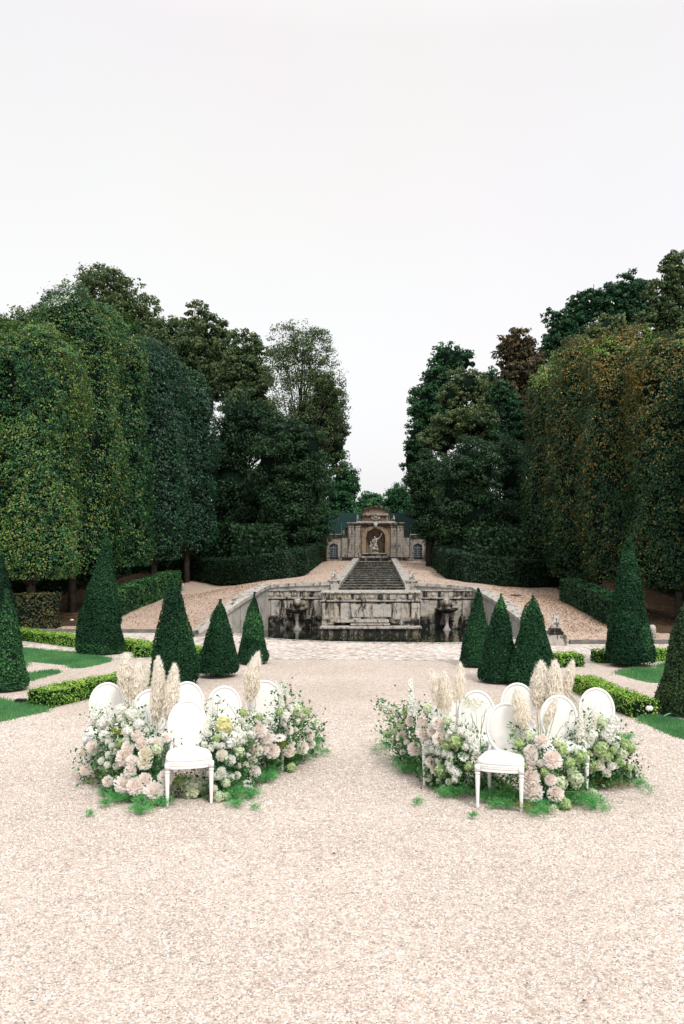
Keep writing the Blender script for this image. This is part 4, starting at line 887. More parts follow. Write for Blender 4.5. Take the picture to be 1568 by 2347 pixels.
wild_tree(790, 60, [(788, 1105, 34, 50), (800, 1120, 24, 40), (775, 1150, 36, 40), (790, 1185, 40, 30)], 'bright green tree behind the left part of the fence', BR, 41, 15000, .15, .3)
wild_tree(845, 72, [(850, 1150, 30, 26), (822, 1165, 24, 24), (870, 1168, 26, 24), (845, 1185, 40, 24)], 'small light tree far behind the niche pediment', BR, 42, 11000, .17, .3, shift=.1)
wild_tree(915, 66, [(912, 1140, 34, 32), (895, 1165, 34, 28), (935, 1170, 30, 40), (915, 1190, 44, 24)], 'mid green tree behind the right part of the fence', BR, 43, 13000, .16, .3, shift=-.08)
wild_tree(1020, 51, [(1022, 818, 38, 36), (1050, 830, 42, 36), (1000, 870, 40, 48), (985, 930, 46, 60), (1005, 970, 50, 60), (965, 1010, 40, 60), (948, 1060, 30, 50), (1115, 880, 36, 40), (1130, 930, 36, 50)], 'tall green tree bordering the gap of sky on its right side', OK_, 44, 34000, .15, .26, shift=.12)
wild_tree(1075, 46, [(1068, 882, 52, 42), (1035, 915, 40, 40), (1110, 920, 42, 50), (1070, 970, 85, 50), (1010, 1010, 56, 40), (1130, 1000, 40, 50)], 'brownish olive tree in front of the tall green one', OL, 45, 38000, .12, .24, shift=.06, core=True)
wild_tree(1190, 47, [(1185, 790, 40, 42), (1160, 815, 30, 40), (1210, 830, 44, 50), (1185, 880, 52, 50), (1215, 900, 36, 50)], 'reddish brown tree on the right-hand skyline', RU, 46, 17000, .17, .27, core=False)
wild_tree(1180, 42, [(1150, 905, 30, 44), (1172, 945, 30, 40), (1195, 985, 34, 50), (1150, 1010, 30, 40)], 'small dark green tree beneath the reddish brown one', OK_, 47, 13000, .12, .3)
wild_tree(1350, 50, [(1262, 730, 26, 26), (1290, 745, 34, 40), (1345, 700, 46, 40), (1330, 750, 50, 50), (1400, 690, 44, 46), (1450, 662, 48, 42), (1440, 710, 50, 50), (1280, 800, 50, 50)], 'dark lobed oak behind the right row', OK_, 48, 34000, .17, .27, core=False)
wild_tree(1545, 44, [(1545, 620, 34, 46), (1570, 660, 50, 60), (1510, 680, 40, 40), (1540, 730, 60, 50), (1490, 745, 40, 36)], 'grey-green tree highest at the right picture edge', OL, 49, 24000, .15, .26, core=False, shift=-.02)
wild_tree(1370, 40, [(1395, 760, 48, 44), (1350, 800, 46, 44), (1300, 850, 44, 44), (1260, 880, 34, 50)], 'olive tree squeezed between the oak and right clipped row', OL, 50, 20000, .13, .27, shift=.1)
wild_tree(985, 42, [(985, 1100, 50, 70), (975, 1180, 38, 80), (1010, 1180, 50, 80), (960, 1110, 34, 60)], 'dark shaded tree beside the right garden wing', SH, 51, 32000, .105, .3, shift=.08)
wild_tree(1085, 38, [(1080, 1080, 75, 80), (1090, 1180, 85, 80), (1050, 1130, 50, 90)], 'dark shaded tree above the middle of the right curving hedge', SH, 52, 36000, .10, .3, shift=.05)
wild_tree(1180, 41, [(1170, 1080, 50, 90), (1190, 1180, 60, 90), (1150, 1210, 60, 60)], 'dark shaded tree right behind the end of the right clipped row', SH, 53, 28000, .11, .3, shift=.02)

# woodland in the depth behind the rows
def wood_mass(name, label, boxes, n, size, seed):
    rng = np.random.default_rng(seed); P = []
    tot = sum((b[1] - b[0]) * (b[3] - b[2]) * (b[5] - b[4]) for b in boxes)
    for b in boxes:
        k = int(n * (b[1] - b[0]) * (b[3] - b[2]) * (b[5] - b[4]) / tot); P.append(np.stack([rng.uniform(b[0], b[1], k), rng.uniform(b[2], b[3], k), rng.uniform(b[4], b[5], k)], 1))
    P = np.concatenate(P); vn = VNoise(seed); P = P[(vn(P, .8) + rng.normal(0, .1, len(P))) > .38]
    leaf_object(name, P, rng.normal(size=(len(P), 3)) + np.array([0, 0, .5]), size * rng.uniform(.6, 1.3, len(P)), rng.beta(2, 3, len(P)), M['shade'], None, .7, rng)
    o = bpy.data.objects[-1] if False else None
for nm, lb, bxs, sd in (('woodland', 'dark wood behind the left row of clipped trees', [(-17, -12.5, 24, 50, 0, 7), (-15, -7.5, 46, 50, 0.5, 8.5), (-16, -3.6, 51, 53, 1, 5), (-8.5, -5.6, 41.5, 50, .8, 3.6), (-6, -3.7, 36.5, 50, 1.0, 3.4)], 71), ('woodland', 'dark wood behind the right row of clipped trees', [(12, 16.5, 22, 50, 0, 7), (7, 15, 44, 49, .5, 8.5), (3.6, 16, 50, 52, 1, 5), (5.8, 9, 39, 49, .8, 3.4), (3.8, 6, 34, 49, 1.0, 3.2)], 72)):
    rng = np.random.default_rng(sd); P = []
    tot = sum((b[1] - b[0]) * (b[3] - b[2]) * (b[5] - b[4]) for b in bxs); n = 200000
    for b in bxs:
        k = int(n * (b[1] - b[0]) * (b[3] - b[2]) * (b[5] - b[4]) / tot); P.append(np.stack([rng.uniform(b[0], b[1], k), rng.uniform(b[2], b[3], k), rng.uniform(b[4], b[5], k)], 1))
    P = np.concatenate(P)
    o = leaf_object(nm, P, rng.normal(size=(len(P), 3)) + np.array([0, 0, .5]), .17 * rng.uniform(.6, 1.3, len(P)), rng.beta(2, 3, len(P)), M['shade'], None, .7, rng)
    tag(o, lb, 'woodland', None, 'stuff')

# ------------------------------------------------------------------ lawns and fallen leaves
def in_poly(x, y, poly):
    r = np.zeros(len(x), bool); j = len(poly) - 1
    for i in range(len(poly)):
        xi, yi = poly[i]; xj, yj = poly[j]
        c = ((yi > y) != (yj > y)) & (x < (xj - xi) * (y - yi) / (yj - yi + 1e-12) + xi); r ^= c; j = i
    return r
def lawn(pix, label, seed, dens=1500, hgt=.065):
    poly = [tuple(PZ(a, b)[:2]) for a, b in pix]; rng = np.random.default_rng(seed)
    A = np.array(poly); x0, y0 = A.min(0); x1, y1 = A.max(0); n = int((x1 - x0) * (y1 - y0) * dens); x = rng.uniform(x0 - .06, x1 + .06, n); y = rng.uniform(y0 - .06, y1 + .06, n)
    jx = x + rng.normal(0, .05, n); jy = y + rng.normal(0, .05, n); k = in_poly(x, y, poly); x, y = jx[k], jy[k]; n = len(x)
    P = np.stack([x, y, np.full(n, hgt * .45)], 1); a = rng.random(n) * 6.28; N = np.stack([np.cos(a), np.sin(a), rng.normal(0, .2, n)], 1)
    vn = VNoise(seed); ti = rng.beta(2, 2, n) * .6 + vn(P, 2.5) * .45
    ax = np.stack([rng.normal(0, .45, n), rng.normal(0, .45, n), np.ones(n)], 1)
    o = leaf_object('grass', P, N, hgt * rng.uniform(.7, 1.4, n), ti, M['grass'], None, .22, rng, axis=ax, tri=True)
    tag(o, label, 'grass', None, 'stuff')
    tess(poly, [], .008, 'lawn', M['lawn_soil'])
lawn([(-60, 1478), (47, 1485), (110, 1491), (166, 1496), (215, 1503), (256, 1510), (250, 1517), (218, 1525), (187, 1531), (165, 1531), (150, 1524), (110, 1520), (72, 1516), (62, 1520), (60, 1530), (40, 1538), (-60, 1540)], 'green lawn patch in front of the tallest left cone yew', 1, 2400)
lawn([(-60, 1556), (40, 1548), (90, 1540), (125, 1537), (138, 1542), (110, 1549), (62, 1562), (-20, 1576), (-60, 1580)], 'narrow grass tongue beside the leftmost cone yew', 2, 3200)
lawn([(-60, 1596), (0, 1603), (47, 1613), (80, 1614), (103, 1622), (109, 1630), (60, 1640), (0, 1654), (-60, 1672)], 'near grass corner at the left picture edge', 3, 4500)
lawn([(1411, 1540), (1425, 1536), (1450, 1532), (1560, 1532), (1620, 1535), (1620, 1580), (1540, 1566), (1490, 1564), (1462, 1558), (1435, 1550), (1418, 1545)], 'green lawn patch at the foot of the tallest right cone yew', 4, 2400)
lawn([(1497, 1528), (1524, 1521), (1600, 1520), (1600, 1529), (1530, 1531)], 'small grass sliver behind the tallest right cone yew', 5, 2400)
lawn([(1460, 1650), (1478, 1642), (1500, 1644), (1568, 1655), (1640, 1665), (1640, 1712), (1568, 1694), (1538, 1684), (1499, 1667), (1478, 1658)], 'near grass strip at the right picture edge', 6, 5000)

def litter(regions, label, seed, size=.05):
    rng = np.random.default_rng(seed); P = []
    for (x0, x1, y0, y1, n) in regions:
        x = rng.uniform(x0, x1, n); y = rng.uniform(y0, y1, n)
        z = np.where(y > 22.6, np.maximum(terrain_z(x, y), .0), 0.0) + .018
        ok = np.array([not inside_basin(a, b) and not (28 < b < 44.3 and abs(a - .05) < stair_half(b) + .2) for a, b in zip(x, y)]); P.append(np.stack([x, y, z], 1)[ok])
    P = np.concatenate(P); n = len(P); o = leaf_object('fallen_leaves', P, np.stack([rng.normal(0, .35, n), rng.normal(0, .35, n), np.ones(n)], 1), size * rng.uniform(.5, 1.2, n), rng.random(n), M['litter'], None, .7, rng, fold=.15)
    tag(o, label, 'fallen leaves', None, 'stuff')
litter([(-8.2, -4, 25.6, 34, 2600), (-6, -1.3, 28.8, 46, 1500), (-14, -8.4, 24, 40, 3000), (-12, -5, 20, 25, 260)], 'brown leaves scattered over the left gravel ramp', 1)
litter([(4.2, 7.0, 22.9, 34, 3200), (1.3, 6, 29, 46, 1500), (5.6, 7, 24, 32, 1500), (7, 13, 22, 40, 3500), (5, 12, 17, 22.6, 260)], 'brown leaves scattered over the right gravel ramp', 2)
litter([(-5, 5, 4, 20, 150)], 'few dry leaves lying on the front gravel', 3, .035)
rng = np.random.default_rng(9); n = 420; x = rng.uniform(-1.7, 3.4, n); y = rng.uniform(23.1, 26.2, n); P = np.stack([x, y, np.full(n, -.162)], 1)
tag(leaf_object('floating_leaves', P, np.stack([rng.normal(0, .1, n), rng.normal(0, .1, n), np.ones(n)], 1), .06 * rng.uniform(.4, 1.2, n), rng.random(n) * .5 + .5, M['litter'], None, .7, rng), 'yellow leaves floating on the dark pool water', 'fallen leaves', None, 'stuff')

# loose stones of the gravel where one can make them out
rng = np.random.default_rng(77); n = 150000
y = 2.8 + 10.5 * rng.random(n) ** 1.35; xw = rng.uniform(-.5, .5, n); xw = xw + np.sign(xw) * np.where(rng.random(n) < .22, np.abs(rng.normal(0, .22, n)), 0); x = (.32 - 88 * y / F_PX) + xw * (y * 1568 / F_PX * 1.15 + 1.6)
r = rng.uniform(.0028, .0075, n) * (1 + .06 * (y - 4.5)); base = np.array([(1, 0, 0), (0, 1, 0), (-1, 0, 0), (0, -1, 0), (0, 0, 1)], float)
a = rng.random(n) * 6.28; ca, sa = np.cos(a), np.sin(a); sx = r * rng.uniform(.8, 1.4, n); sy = r * rng.uniform(.7, 1.1, n); sz = r * rng.uniform(.6, 1.2, n)
V = np.zeros((n, 5, 3)); V[:, :, 0] = x[:, None] + base[:, 0] * (sx * ca)[:, None] - base[:, 1] * (sy * sa)[:, None]; V[:, :, 1] = y[:, None] + base[:, 0] * (sx * sa)[:, None] + base[:, 1] * (sy * ca)[:, None]; V[:, :, 2] = base[:, 2] * sz[:, None]
V[:, 4, :2] += rng.normal(0, .3, (n, 2)) * r[:, None]
fi = np.array([(0, 1, 4), (1, 2, 4), (2, 3, 4), (3, 0, 4)]); FI = (fi[None] + (np.arange(n) * 5)[:, None, None]).reshape(-1)
me = bpy.data.meshes.new('gravel_stones'); me.vertices.add(n * 5); me.loops.add(n * 12); me.polygons.add(n * 4)
me.vertices.foreach_set('co', V.reshape(-1).astype(np.float32)); me.loops.foreach_set('vertex_index', FI.astype(np.int32))
me.polygons.foreach_set('loop_start', np.arange(0, n * 12, 3, dtype=np.int32)); me.polygons.foreach_set('loop_total', np.full(n * 4, 3, dtype=np.int32)); me.update(calc_edges=True)
at_ = me.attributes.new('tint', 'FLOAT', 'FACE'); at_.data.foreach_set('value', np.repeat(rng.random(n), 4).astype(np.float32))
me.polygons.foreach_set('use_smooth', [True] * (n * 4))
me.materials.append(leaf_mat('gravel_stone', [(0, (.13, .13, .15)), (.08, (.30, .25, .22)), (.25, (.47, .39, .32)), (.5, (.61, .55, .50)), (.8, (.70, .66, .62)), (1, (.82, .81, .79))], 0, .7))
tag(link('gravel_stones', me), 'loose pale pebbles of the foreground gravel', 'gravel', None, 'stuff')

# ------------------------------------------------------------------ small garden things
def at(px, py, z=0): return PZ(px, py, z)
t = thing('garden_lamp', at(1487, 1643), 'small white garden lamp on a stake at the right box hedge end', 'lamp')
mb = MB(); mb.tube([(0, 0, -.02), (0, 0, .10)], .012, 8); mb.build('stake', M['plastic_black'], t)
mb = MB(); mb.box(-.055, .055, -.05, .02, .10, .175, .018); hd = mb.build('lamp_head', M['lamp_white'], t)
t = thing('garden_lamp', at(84, 1616), 'small dark spotlight in the end of the left box hedge', 'lamp')
mb = MB(); mb.tube([(0, 0, -.02), (0, 0, .11)], .012, 8); mb.build('stake', M['plastic_black'], t)
mb = MB(); mb.box(-.05, .04, -.05, .03, .11, .17, .012); hd = mb.build('lamp_head', M['plastic_black'], t)
mb = MB(); mb.box(-.04, .03, -.055, -.051, .12, .16); mb.build('lens', M['glass_dark'], hd)
t = thing('junction_box', at(50, 1613), 'flat black cable box on the near left grass', 'box')
mb = MB(); mb.box(-.09, .09, -.06, .06, 0, .07, .008); mb.build('case', M['plastic_black'], t); mb = MB(); mb.box(-.095, .095, -.065, .065, .072, .082, .003); mb.build('lid', M['iron'], t)
def hose(pts, r, name, lab, mat, cat):
    P = [Vector(p) for p in pts]; O = P[0].copy(); Q = []
    for i in range(len(P) - 1):
        p0 = P[max(0, i - 1)]; p1 = P[i]; p2 = P[i + 1]; p3 = P[min(len(P) - 1, i + 2)]
        for k in range(6):
            t = k / 6; Q.append(.5 * ((2 * p1) + (-p0 + p2) * t + (2 * p0 - 5 * p1 + 4 * p2 - p3) * t * t + (-p0 + 3 * p1 - 3 * p2 + p3) * t ** 3) - O)
    Q.append(P[-1] - O)
    return tag(MB().tube(Q, r, 6).build(name, mat, None, True, O), lab, cat)
y0 = 13.25
hose([PY(1516, 1651, 13.1), PY(1520, 1643, 13.15), PY(1530, 1636, 13.2), PY(1545, 1635, 13.2), PY(1556, 1641, 13.2), PY(1563, 1649, 13.15)], .011, 'garden_hose', 'green hose arching over the grass under the yellowish cone yew', M['hose_green'], 'hose')
hose([PZ(1492, 1640, .02), PZ(1515, 1642, .02), PZ(1540, 1645, .02), PZ(1562, 1650, .02)], .014, 'cable_pipe', 'black ribbed pipe on the ground beside the green hose', M['plastic_black'], 'pipe')
hose([PY(1492, 1637, 13.3), PY(1503, 1630, 13.32), PY(1505, 1618, 13.35), PY(1501, 1608, 13.4), PY(1494, 1616, 13.4), PY(1490, 1630, 13.35)], .007, 'power_cable', 'grey looped cable at the end of the right box hedge', M['iron'], 'cable')
def bollard(px, py, z, w, h, lab):
    p = PZ(px, py, z); t = MB(); t.lathe([(w, -.1), (w, h * .75), (w * .8, h * .92), (w * .45, h)], (0, 0, 0), 10); o = t.build('stone_bollard', M['stone_light'], None, True, p); tag(o, lab, 'bollard', 'short stone posts')
bollard(1495, 1466, .03, .10, .40, 'pale rounded stone post right of the tallest right cone yew')
bollard(1287, 1377, .52, .07, .38, 'weathered stone post at the far end of the right ramp hedge')
bollard(419, 1357, .50, .07, .38, 'weathered stone post at the far end of the left ramp hedge')
t = MB(); t.ball((0, 0, .05), .06, 10, (1.2, 1, .8)); t.tube([(0, 0, -.05), (0, 0, .03)], .02, 6); tag(t.build('ground_light', M['lamp_white'], None, True, PZ(165, 1425, .08)), 'tiny white ground light under the left row of trees', 'lamp')
gr = PZ(1179, 1382, .62); gz = tz(gr.x, gr.y)
t = thing('drain_grate', (gr.x, gr.y, gz + .02), 'small iron drain grate on the upper right gravel ramp', 'drain grate')
mb = MB(); mb.box(-.22, .22, -.2, -.17, 0, .02); mb.box(-.22, .22, .17, .2, 0, .02); mb.build('frame', M['iron'], t)
mb = MB()
for k in range(7): mb.box(-.2 + k * .063, -.17 + k * .063, -.168, .168, .0, .018)
mb.build('bars', M['iron'], t)

# ------------------------------------------------------------------ chairs
def make_chair():
    """medallion-back side chair; origin on the ground under the seat, front towards -Y"""
    t = thing('medallion_chair', (0, 0, 0), 'x', 'chair', 'white medallion chairs')
    def outline(s, k=40, wf=.245, wr=.205, d=.235):
        pts = []
        for i in range(k):
            a = 2 * math.pi * i / k; c, s_ = math.cos(a), math.sin(a); e = 2 / 4.5
            x = abs(c) ** e * (1 if c > 0 else -1); y = abs(s_) ** e * (1 if s_ > 0 else -1)
            w = wf + (wr - wf) * (y + 1) / 2; yy = y * d - (.018 * (1 - x * x) if y < 0 else 0)
            pts.append((x * w * s, yy * s))
        return pts
    def stack(levels, name, mat, smooth):
        mb = MB(); vs = []; fs = []; k = 40
        for s, z in levels: vs += [(x, y, z) for x, y in outline(s)]
        for i in range(len(levels) - 1):
            for j in range(k): fs.append((i * k + j, i * k + (j + 1) % k, (i + 1) * k + (j + 1) % k, (i + 1) * k + j))
        fs += [tuple(range(k))[::-1], tuple(range((len(levels) - 1) * k, len(levels) * k))]
        return mb.add(vs, fs).build(name, mat, t, smooth)
    stack([(.955, .375), (.985, .380), (.985, .392), (.965, .396), (.965, .408), (.99, .412), (.99, .428), (1.0, .432), (1.0, .440), (.975, .446)], 'seat_frame', M['chair'], False)
    stack([(.965, .447), (.985, .456), (.985, .468), (.955, .482), (.88, .495), (.7, .507), (.4, .514), (.05, .516)], 'seat_cushion', M['fabric'], True)
    for sx in (-1, 1):
        mb = MB(); x, y = sx * .215, -.205
        mb.box(x - .026, x + .026, y - .026, y + .026, .370, .437, .004)
        mb.lathe([(.014, 0), (.0145, .02), (.024, .31), (.0245, .33), (.019, .338), (.0275, .346), (.0275, .358), (.021, .366), (.024, .371)], (x, y, 0), 16)
        mb.build('leg', M['chair'], t, True)
        mb = MB(); x = sx * .165
        mb.tube([(x + sx * .005, .285, 0), (x + sx * .003, .245, .12), (x, .215, .30), (x, .208, .44)], [.014, .018, .022, .024], 8); mb.build('leg', M['chair'], t, True)
        mb = MB(); mb.tube([(sx * .172, .208, .43), (sx * .165, .224, .50), (sx * .150, .238, .56), (sx * .150, .246, .60)], [.022, .019, .019, .014], 8); mb.build('back_support', M['chair'], t, True)
    A, B, zc, lean = .207, .258, .717, .20
    def back(a, b, off):                      # oval in the tilted plane of the back
        z = b * math.cos(lean); return (a, .262 + b * math.sin(lean) * 1.0 + off * math.cos(lean), zc + z - off * math.sin(lean))
    mb = MB(); k = 44; prof = [(-.030, -.012), (-.018, -.020), (-.006, -.018), (.0, -.009), (.0, .009), (-.006, .018), (-.030, .012)]
    vs = []; fs = []; q = len(prof)
    for i in range(k):
        an = 2 * math.pi * i / k
        for dr, off in prof: vs.append(back((A + dr) * math.cos(an), (B + dr) * math.sin(an), off))
    for i in range(k):
        for j in range(q): fs.append((i * q + j, i * q + (j + 1) % q, ((i + 1) % k) * q + (j + 1) % q, ((i + 1) % k) * q + j))
    mb.add(vs, fs).build('back_frame', M['chair'], t, True)
    for sgn in (-1, 1):
        mb = MB(); vs = []; fs = []; R = [1.0, .96, .85, .6, .3, .02]; H = [.002, .010, .017, .023, .026, .027]
        for r, h in zip(R, H):
            for i in range(k): an = 2 * math.pi * i / k; vs.append(back((A - .026) * r * math.cos(an), (B - .026) * r * math.sin(an), sgn * h))
        for j in range(len(R) - 1):
            for i in range(k): fs.append((j * k + i, j * k + (i + 1) % k, (j + 1) * k + (i + 1) % k, (j + 1) * k + i))
        fs.append(tuple(range((len(R) - 1) * k, len(R) * k))); mb.add(vs, fs).build('back_pad', M['fabric'], t, True)
    return t
proto = make_chair()
# (pixel of the oval's top, turn in degrees, label)
chairs = [(429, 1602, 15, 'front chair of the left group with seat and legs in full view'), (246, 1562, 15, 'leftmost chair of the left group beside the box hedge'), (345, 1578, 12, 'left group chair whose back is half behind two pampas plumes'),
          (429, 1560, 8, 'left group chair directly behind the front chair'), (513, 1570, 19, 'left group chair second from the central path behind a yellow hydrangea'), (607, 1557, 6, 'left group chair nearest the path turned right with a pampas plume before it'),
          (1161, 1608, -16, 'front chair of the right group with seat and legs in full view'), (1093, 1580, -8, 'right group chair left of the front one seen through airy grasses'), (1186, 1563, -6, 'right group chair directly behind the front chair'),
          (1279, 1591, -3, 'right group chair turned right between pampas plumes and white stocks'), (1366, 1574, -8, 'rightmost chair of the right group beside the box hedge'), (1022, 1577, -6, 'right group chair nearest the path hidden behind pale pampas')]
CH = []
for i, (px, py, deg, lab) in enumerate(chairs):
    c = proto if i == 0 else copy_tree(proto)
    Yt = F_PX * (CAM[2] - .975) / (py - CY); X = CAM[0] + (px - CX) * Yt / F_PX; a = math.radians(deg)
    c.rotation_euler = (0, 0, a); c.location = (X + math.sin(a) * .31, Yt - math.cos(a) * .31, 0); c['label'] = lab; CH.append(c)

# ------------------------------------------------------------------ flowers
def petals_mesh(name, kind, mat, seed):
    rng = np.random.default_rng(seed); V = []; Fc = []; T = []
    def petal(c, out, up, L, Wd, curl, tint):
        c = np.array(c); out = out / np.linalg.norm(out); side = np.cross(out, up); side /= max(1e-6, np.linalg.norm(side)); up = np.cross(side, out)
        b = len(V)
        for t, w, h in ((0, .35, 0), (.55, 1.0, curl * .25), (1.0, .45, curl)):
            p = c + out * L * t + up * L * h
            V.append(p - side * Wd * w / 2 ); V.append(p + side * Wd * w / 2)
        Fc.append((b, b + 1, b + 3, b + 2)); Fc.append((b + 2, b + 3, b + 5, b + 4)); T.extend([tint, tint + .08])
    if kind in ('dahlia', 'rose'):
        layers = 8 if kind == 'dahlia' else 5
        for k in range(layers):
            f = k / (layers - 1); th = math.radians(12 + 100 * f); cnt = int((5 + 15 * f) if kind == 'dahlia' else (3 + 7 * f))
            for j in range(cnt):
                a = 2 * math.pi * (j + rng.random() * .5) / cnt + k * .7; th2 = th + rng.normal(0, .10)
                d = np.array([math.sin(th2) * math.cos(a), math.sin(th2) * math.sin(a), math.cos(th2)])
                if kind == 'dahlia': petal(d * .48, d, np.array([0, 0, 1.0]) if abs(d[2]) < .9 else np.array([1.0, 0, 0]), .52 + rng.normal(0, .05), .34, .16, .15 + .7 * f + rng.normal(0, .10))
                else: petal(d * .40 - np.array([0, 0, .1]), d * .7 + np.array([0, 0, .35]), -d, .58, .62, .35, .35 + .5 * f + rng.normal(0, .08))
        n0 = len(V)
        mbx = MB().ball((0, 0, 0), .52, 10); 
        for v in mbx.v: V.append(np.array(v))
        for f_ in mbx.f: Fc.append(tuple(i + n0 for i in f_)); T.append(.1 if kind == 'dahlia' else .45)
    elif kind in ('hydrangea', 'stock'):
        cnt = 85 if kind == 'hydrangea' else 70
        for k in range(cnt):
            if kind == 'hydrangea':
                d = rng.normal(size=3); d /= np.linalg.norm(d); d[2] = d[2] if d[2] > -.6 else -d[2]; c = d * rng.uniform(.72, .95); s = .21
            else:
                h = (k / cnt); a = k * 2.4; rr = .20 * (1 - h * .75) + .03; d = np.array([math.cos(a), math.sin(a), .25]); c = np.array([math.cos(a) * rr, math.sin(a) * rr, h * 2 - 1.0]); s = .15 * (1 - h * .45)
            u = np.cross(d, [0, .3, 1.0]); u /= np.linalg.norm(u); w = np.cross(d, u); w /= np.linalg.norm(w); tn = rng.uniform(.2, 1)
            for j in range(4):
                a = math.pi / 2 * j + rng.random(); o_ = u * math.cos(a) + w * math.sin(a); petal(c, o_ + d * .35, d, s, s * .95, .1, tn)
        if kind == 'hydrangea':
            n0 = len(V); mbx = MB().ball((0, 0, 0), .72, 10)
            for v in mbx.v: V.append(np.array(v))
            for f_ in mbx.f: Fc.append(tuple(i + n0 for i in f_)); T.append(.5)
    elif kind == 'daisy':
        for j in range(16):
            a = 2 * math.pi * j / 16; petal((math.cos(a) * .15, math.sin(a) * .15, 0), np.array([math.cos(a), math.sin(a), .15]), np.array([0, 0, 1.0]), .85, .32, -.1, .5 + rng.random() * .5)
        n0 = len(V); mbx = MB().ball((0, 0, .04), .2, 8, (1, 1, .6))
        for v in mbx.v: V.append(np.array(v))
        for f_ in mbx.f: Fc.append(tuple(i + n0 for i in f_)); T.append(0)
    me = bpy.data.meshes.new(name); me.from_pydata([tuple(v) for v in V], [], Fc)
    a = me.attributes.new('tint', 'FLOAT', 'FACE'); a.data.foreach_set('value', np.clip(T, 0, 1)); me.materials.append(mat); me.update(); return me
FM = {}
def fmesh(kind, mat, var):
    k = (kind, mat, var)
    if k not in FM: FM[k] = petals_mesh(kind, kind, M[mat], hash((kind, var)) % 1000 if False else (len(kind) * 37 + var * 11 + len(mat)))
    return FM[k]
CODE = {'d': ('dahlia', 'blush'), 'D': ('dahlia', 'pale'), 'c': ('dahlia', 'cream'), 'r': ('rose', 'cream'), 'w': ('rose', 'white'), 'p': ('rose', 'pale'), 'h': ('hydrangea', 'white'), 'H': ('hydrangea', 'palegreen'),
        'g': ('hydrangea', 'greenf'), 'y': ('hydrangea', 'yellowf'), 's': ('stock', 'white'), 'S': ('stock', 'cream'), 'a': ('daisy', 'blush'), 'A': ('daisy', 'white')}
NAMES = {'dahlia': 'dahlia', 'rose': 'rose', 'hydrangea': 'hydrangea', 'stock': 'stock_flower', 'daisy': 'daisy'}
def plume(root, O, top, bot, base, hw, mat, seed, dens=1.0):
    """pampas plume: a spindle of fine drooping hairs on a stem"""
    rng = np.random.default_rng(seed); T = np.array(top); B = np.array(bot); L = np.linalg.norm(T - B); n = int(2300 * dens * (L / .5))
    u = rng.random(n) ** .9; ax = (T - B) / L; bend = np.array([rng.normal(0, .03), rng.normal(0, .02), 0])
    c = B + (T - B) * u[:, None] + bend * (u * (1 - u) * 4)[:, None] * L
    r = hw * 2.0 * (u + .02) ** .55 * np.clip(1.02 - u, 0, 1) ** .75
    ph = rng.random(n) * 6.28; e1 = np.cross(ax, [0, 1, 0]); e1 /= np.linalg.norm(e1); e2 = np.cross(ax, e1)
    clumps = rng.random(24) * 6.28; ph = np.where(rng.random(n) < .22, clumps[(u * 24).astype(int) % 24] + rng.normal(0, .5, n), ph)
    d = e1 * np.cos(ph)[:, None] + e2 * np.sin(ph)[:, None]
    rr = r * rng.random(n) ** .45
    P = c + d * rr[:, None]
    AX = unit(ax * 1.0 + d * rng.uniform(.15, .6, (n, 1)) + rng.normal(0, .18, (n, 3)))
    N = d * .7 + np.array([0, -.25, .45]) + rng.normal(0, .45, (n, 3))
    o = leaf_object('pampas_plume', P, N, rng.uniform(.04, .10, n) * (.55 + hw * 5), rng.beta(2, 2, n) * .7 + u * .25, mat, root, .10, rng, O, axis=AX, tri=True)
    mb = MB(); mb.tube([np.array(base) - O, (np.array(base) + B) / 2 - O + np.array([0, .01, 0]), B - O, B + (T - B) * .6 - O], [.004, .0035, .003, .0015], 5); mb.build('stem', M['stem_dry'], o)
    return o
def fern_cloud(root, O, clumps, seed, mat, name='fern', L=.022):
    rng = np.random.default_rng(seed); PP = []; AX = []
    for (p, rx, rz, n) in clumps:
        fr = max(6, n // 45)
        for k in range(fr):
            a = rng.random() * 6.28; ln = rx * rng.uniform(.5, 1.25); d = np.array([math.cos(a), math.sin(a), 0]); h = rz * rng.uniform(.25, 1.0)
            m = 45; t = rng.random(m) ** .8; c = np.array(p) + d * (t * ln)[:, None] + np.array([0, 0, 1]) * ((t * (1.25 - t)) * 2.2 * h)[:, None]
            c += rng.normal(0, .012 + .012 * rx, (m, 3)); PP.append(c); AX.append(unit(d + rng.normal(0, .7, (m, 3)) + np.array([0, 0, .3])))
    P = np.concatenate(PP); AX = np.concatenate(AX); P[:, 2] = np.maximum(P[:, 2], .006); n = len(P)
    return leaf_object(name, P, np.cross(AX, rng.normal(size=(n, 3))), L * rng.uniform(.6, 1.6, n), rng.beta(2, 2, n), mat, root, .16, rng, O, axis=AX)
